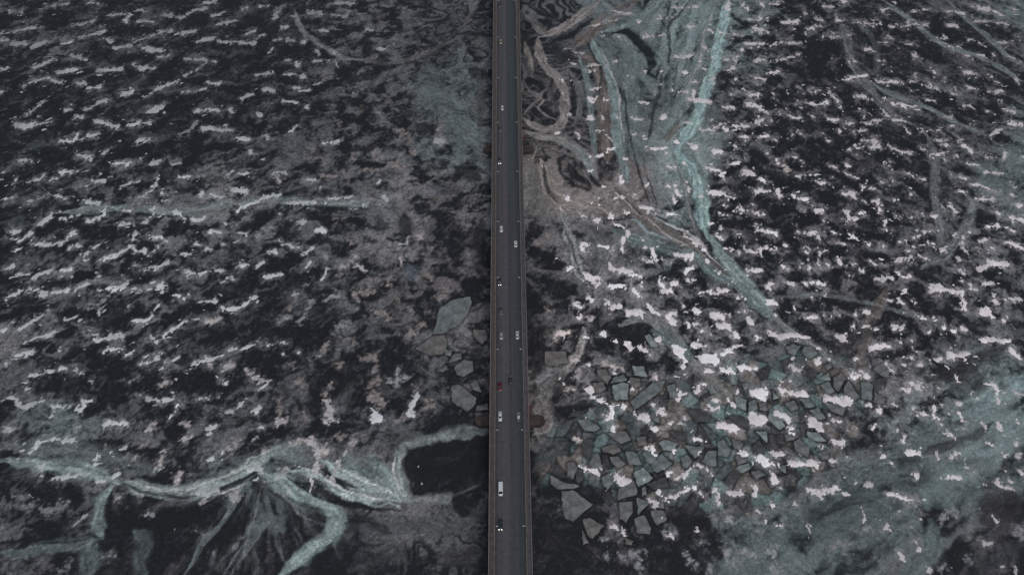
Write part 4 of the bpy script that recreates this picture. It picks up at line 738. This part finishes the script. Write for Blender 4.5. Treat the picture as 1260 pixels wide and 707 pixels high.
# ------------------------------------------------------------------ cars
glass = mat('car_glass', (.010, .013, .016), .12, spec=.15, var=.05); tyre = mat('tyre_rubber', (.02, .02, .02), .9); rimm = mat('wheel_rim', (.35, .35, .36), .4, .6)
lampw = mat('headlight_glow', (.9, .9, .9), .2, emit=3.2); lampo = mat('headlight_glass', (.6, .6, .6), .15); tail = mat('tail_light_glass', (.25, .02, .02), .3)
trim = mat('black_plastic_trim', (.025, .025, .027), .7)
def loft(bm, secs):
    rings = [[bm.verts.new(p) for p in s_] for s_ in secs]
    for a_, b_ in zip(rings, rings[1:]):
        for i in range(len(a_)): bm.faces.new((a_[i], a_[(i+1) % len(a_)], b_[(i+1) % len(b_)], b_[i]))
    bm.faces.new(rings[0][::-1]); bm.faces.new(rings[-1]); return bm
def car(label, cat, name, paint, u, v, up, L=4.5, W=1.8, kind='saloon', lights=False, group='cars crossing the bridge', roofc=None):
    """front faces +y; kinds: saloon, hatchback, van, pickup"""
    g = ground(u, v, DECK+.7); t = empty(name, (g[0], g[1], DECK+.03), 0 if up else PI); tag(t, label, cat, group)
    pm_ = mat('car_paint_'+name, paint, .38, .1, .5, .06, coat=.25); hw = W/2; hl = L/2
    def ring(y, w, z0, z1, tw): return [(-w, y, z0), (w, y, z0), (w*1.0, y, (z0+z1)/2), (w*tw, y, z1), (-w*tw, y, z1), (-w, y, (z0+z1)/2)]
    bh = .95 if kind != 'van' else 1.1
    if kind == 'pickup': bh = 1.0
    prof = [(-hl, .82, .35, bh-.22), (-hl+.15, .93, .25, bh-.06), (-hl+.9, 1, .22, bh), (0, 1, .22, bh), (hl-1.2, 1, .22, bh-.04), (hl-.35, .95, .22, bh-.16), (hl-.1, .86, .26, bh-.26), (hl, .76, .34, bh-.36)]
    bm = loft(bmesh.new(), [ring(y, w*hw, a_, b_, .92) for y, w, a_, b_ in prof]); body = add_obj('body', bm, pm_, t, True)
    if kind == 'van': cb = (-hl+.12, -hl+.1, hl-1.5, hl-.75, 2.15)
    elif kind == 'hatchback': cb = (-hl+.15, -hl+.6, .35, 1.15, 1.5)
    elif kind == 'pickup': cb = (-.55, -.35, .55, 1.2, 1.75)
    else: cb = (-hl+.75, -hl+1.35, .35, 1.2, 1.46)
    y0, y1, y2, y3, h = cb; w0, w1 = hw*.90, hw*.74
    if kind == 'van': w1 = hw*.88
    q = [(-w0, y0, bh-.03), (w0, y0, bh-.03), (w0, y3, bh-.06), (-w0, y3, bh-.06)]; r_ = [(-w1, y1, h), (w1, y1, h), (w1, y2, h), (-w1, y2, h)]
    bm = bmesh.new(); vs = [bm.verts.new(p) for p in q+r_]
    for f in ((0, 1, 5, 4), (1, 2, 6, 5), (2, 3, 7, 6), (3, 0, 4, 7), (4, 5, 6, 7)): bm.faces.new([vs[i] for i in f])
    add_obj('cabin', bm, pm_, t)
    bm = box(bmesh.new(), -w1*.96, w1*.96, y1+.05, y2-.05, h+.003, h+.05, .02); add_obj('roof', bm, roofc or pm_, t)
    def pane(nm, idx, sh):
        P_ = [Vector((q+r_)[i]) for i in idx]; c = sum(P_, Vector())/4; nn = (P_[1]-P_[0]).cross(P_[2]-P_[0]).normalized()
        bm = bmesh.new(); a_ = [bm.verts.new(c+(p-c)*sh+nn*.012) for p in P_]; b_ = [bm.verts.new(c+(p-c)*sh*.98+nn*.03) for p in P_]
        bm.faces.new(b_)
        for i in range(4): bm.faces.new((a_[i], a_[(i+1) % 4], b_[(i+1) % 4], b_[i]))
        add_obj(nm, bm, glass, t)
    pane('windscreen', (2, 3, 7, 6), .9)
    if kind != 'van':
        pane('rear_window', (0, 1, 5, 4), .86)
        pane('side_window', (1, 2, 6, 5), .82); pane('side_window', (3, 0, 4, 7), .82)
    if kind == 'van':
        for sx in (-1, 1):
            bm = box(bmesh.new(), sx*hw*.90-.01, sx*hw*.90+.012, hl-2.1, hl-1.25, 1.25, 1.75); add_obj('side_window', bm, glass, t)
    if kind == 'pickup':
        bm = box(bmesh.new(), -hw*.8, hw*.8, -hl+.2, -.7, bh+.004, bh+.02); add_obj('cargo_bed', bm, trim, t)
    for sx in (-1, 1):
        for wy in (-hl+.85, hl-.9):
            bm = bmesh.new(); tube(bm, (sx*(hw-.2), wy, .31), (sx*(hw+.01), wy, .31), .32, n=18); w_ = add_obj('wheel', bm, tyre, t)
            bm = bmesh.new(); tube(bm, (sx*(hw+.011), wy, .31), (sx*(hw+.03), wy, .31), .19, n=12); add_obj('rim', bm, rimm, w_)
        bm = box(bmesh.new(), sx*hw*.62-.19, sx*hw*.62+.19, hl-.20, hl+.02, bh-.44, bh-.22, .04); add_obj('headlight', bm, lampw if lights else lampo, t)
        bm = box(bmesh.new(), sx*hw*.68-.17, sx*hw*.68+.17, -hl-.02, -hl+.10, bh-.36, bh-.18, .03); add_obj('tail_light', bm, tail, t)
        bm = box(bmesh.new(), sx*(hw+.1)-.1, sx*(hw+.1)+.1, .95 if kind != 'van' else hl-1.15, 1.12 if kind != 'van' else hl-.98, bh, bh+.14, .03); add_obj('wing_mirror', bm, pm_, t)
    return t
wht = (.52, .52, .51); car('beige saloon car, second of the row from the picture top', 'car', 'saloon_car', (.30, .25, .19), 616.2, 51.3, False, 4.4)
car('black car in the left lane at the very top of the picture', 'car', 'black_car', (.032, .032, .034), 615.6, 6.5, False, 4.4, kind='hatchback')
car('white roofed small car high up in the left lane', 'car', 'small_car', (.50, .52, .51), 618, 133, False, 3.9, 1.65, 'hatchback')
car('black hatchback in the left lane just above the far pier', 'car', 'dark_hatchback', (.03, .03, .032), 615.4, 160, False, 4.3, kind='hatchback')
car('dark car with headlights on in the left lane just below the far pier', 'car', 'dark_car', (.02, .02, .022), 614.9, 198, False, 4.3, lights=True)
car('white saloon car driving down the left side of the bridge', 'car', 'saloon_car', wht, 616.8, 281.5, False, 4.5)
car('white saloon car driving up the right lane, uppermost there', 'car', 'saloon_car', (.58, .57, .54), 634.4, 300, True, 4.5)
car('dark green car with both headlights glowing, in the left lane mid picture', 'car', 'dark_car', (.014, .024, .024), 614.9, 346.3, False, 4.6, lights=True)
car('very dark car without lights between the glowing headlights and the grey car', 'car', 'dark_car', (.035, .044, .046), 616.6, 382.5, False, 4.5)
car('beige grey saloon car level with the silver car across the road', 'car', 'saloon_car', (.30, .28, .26), 616.8, 413, False, 4.3)
car('silver saloon car in the right lane opposite the beige one', 'car', 'saloon_car', (.42, .45, .44), 636.5, 412, True, 4.9)
car('black car in the inner right lane near the road centre', 'car', 'black_car', (.032, .033, .035), 628.2, 467.5, True, 4.3)
car('dark red car in the left lane above the near pier', 'car', 'red_car', (.13, .012, .022), 615.4, 475, False, 5.0, 1.85, roofc=mat('dark_red_roof', (.06, .008, .014), .4))
car('white car with large dark windows in the left lane at the near pier', 'car', 'saloon_car', (.50, .53, .53), 615.4, 511.7, False, 5.2, 1.85)
car('grey hatchback in the right lane at the near pier', 'car', 'grey_hatchback', (.15, .16, .165), 638, 512.4, True, 4.5, kind='hatchback', roofc=mat('silver_roof', (.34, .36, .36), .4))
car('white delivery van near the bottom of the bridge', 'van', 'delivery_van', (.50, .54, .54), 616, 601.5, False, 6.2, 2.05, 'van')
car('black car with headlights on, lowest vehicle on the bridge', 'car', 'black_car', (.012, .02, .024), 615.7, 644.5, False, 4.9, 1.9, 'hatchback', lights=True)

# ------------------------------------------------------------------ light: overcast, low soft sun
w = bpy.data.worlds.new('World'); scene.world = w; w.use_nodes = True; nt = w.node_tree; bg = nt.nodes['Background']
sky = nt.nodes.new('ShaderNodeTexSky'); sky.sky_type = 'NISHITA'; sky.sun_disc = False; sky.sun_elevation = R(60); sky.sun_rotation = R(155); sky.dust_density = 4; sky.air_density = 1.2
nt.links.new(sky.outputs[0], bg.inputs[0]); bg.inputs[1].default_value = .07
sd = bpy.data.lights.new('sun', 'SUN'); sd.energy = .8; sd.angle = R(28); sd.color = (1, .98, .955); so = bpy.data.objects.new('sun', sd); col.objects.link(so)
az, el = R(155), R(60); dv = Vector((math.sin(az)*math.cos(el), math.cos(az)*math.cos(el), math.sin(el))); so.rotation_euler = dv.to_track_quat('Z', 'Y').to_euler()
scene.view_settings.view_transform = 'Standard'; scene.view_settings.look = 'None'; scene.view_settings.gamma = 1; scene.view_settings.exposure = EXPO
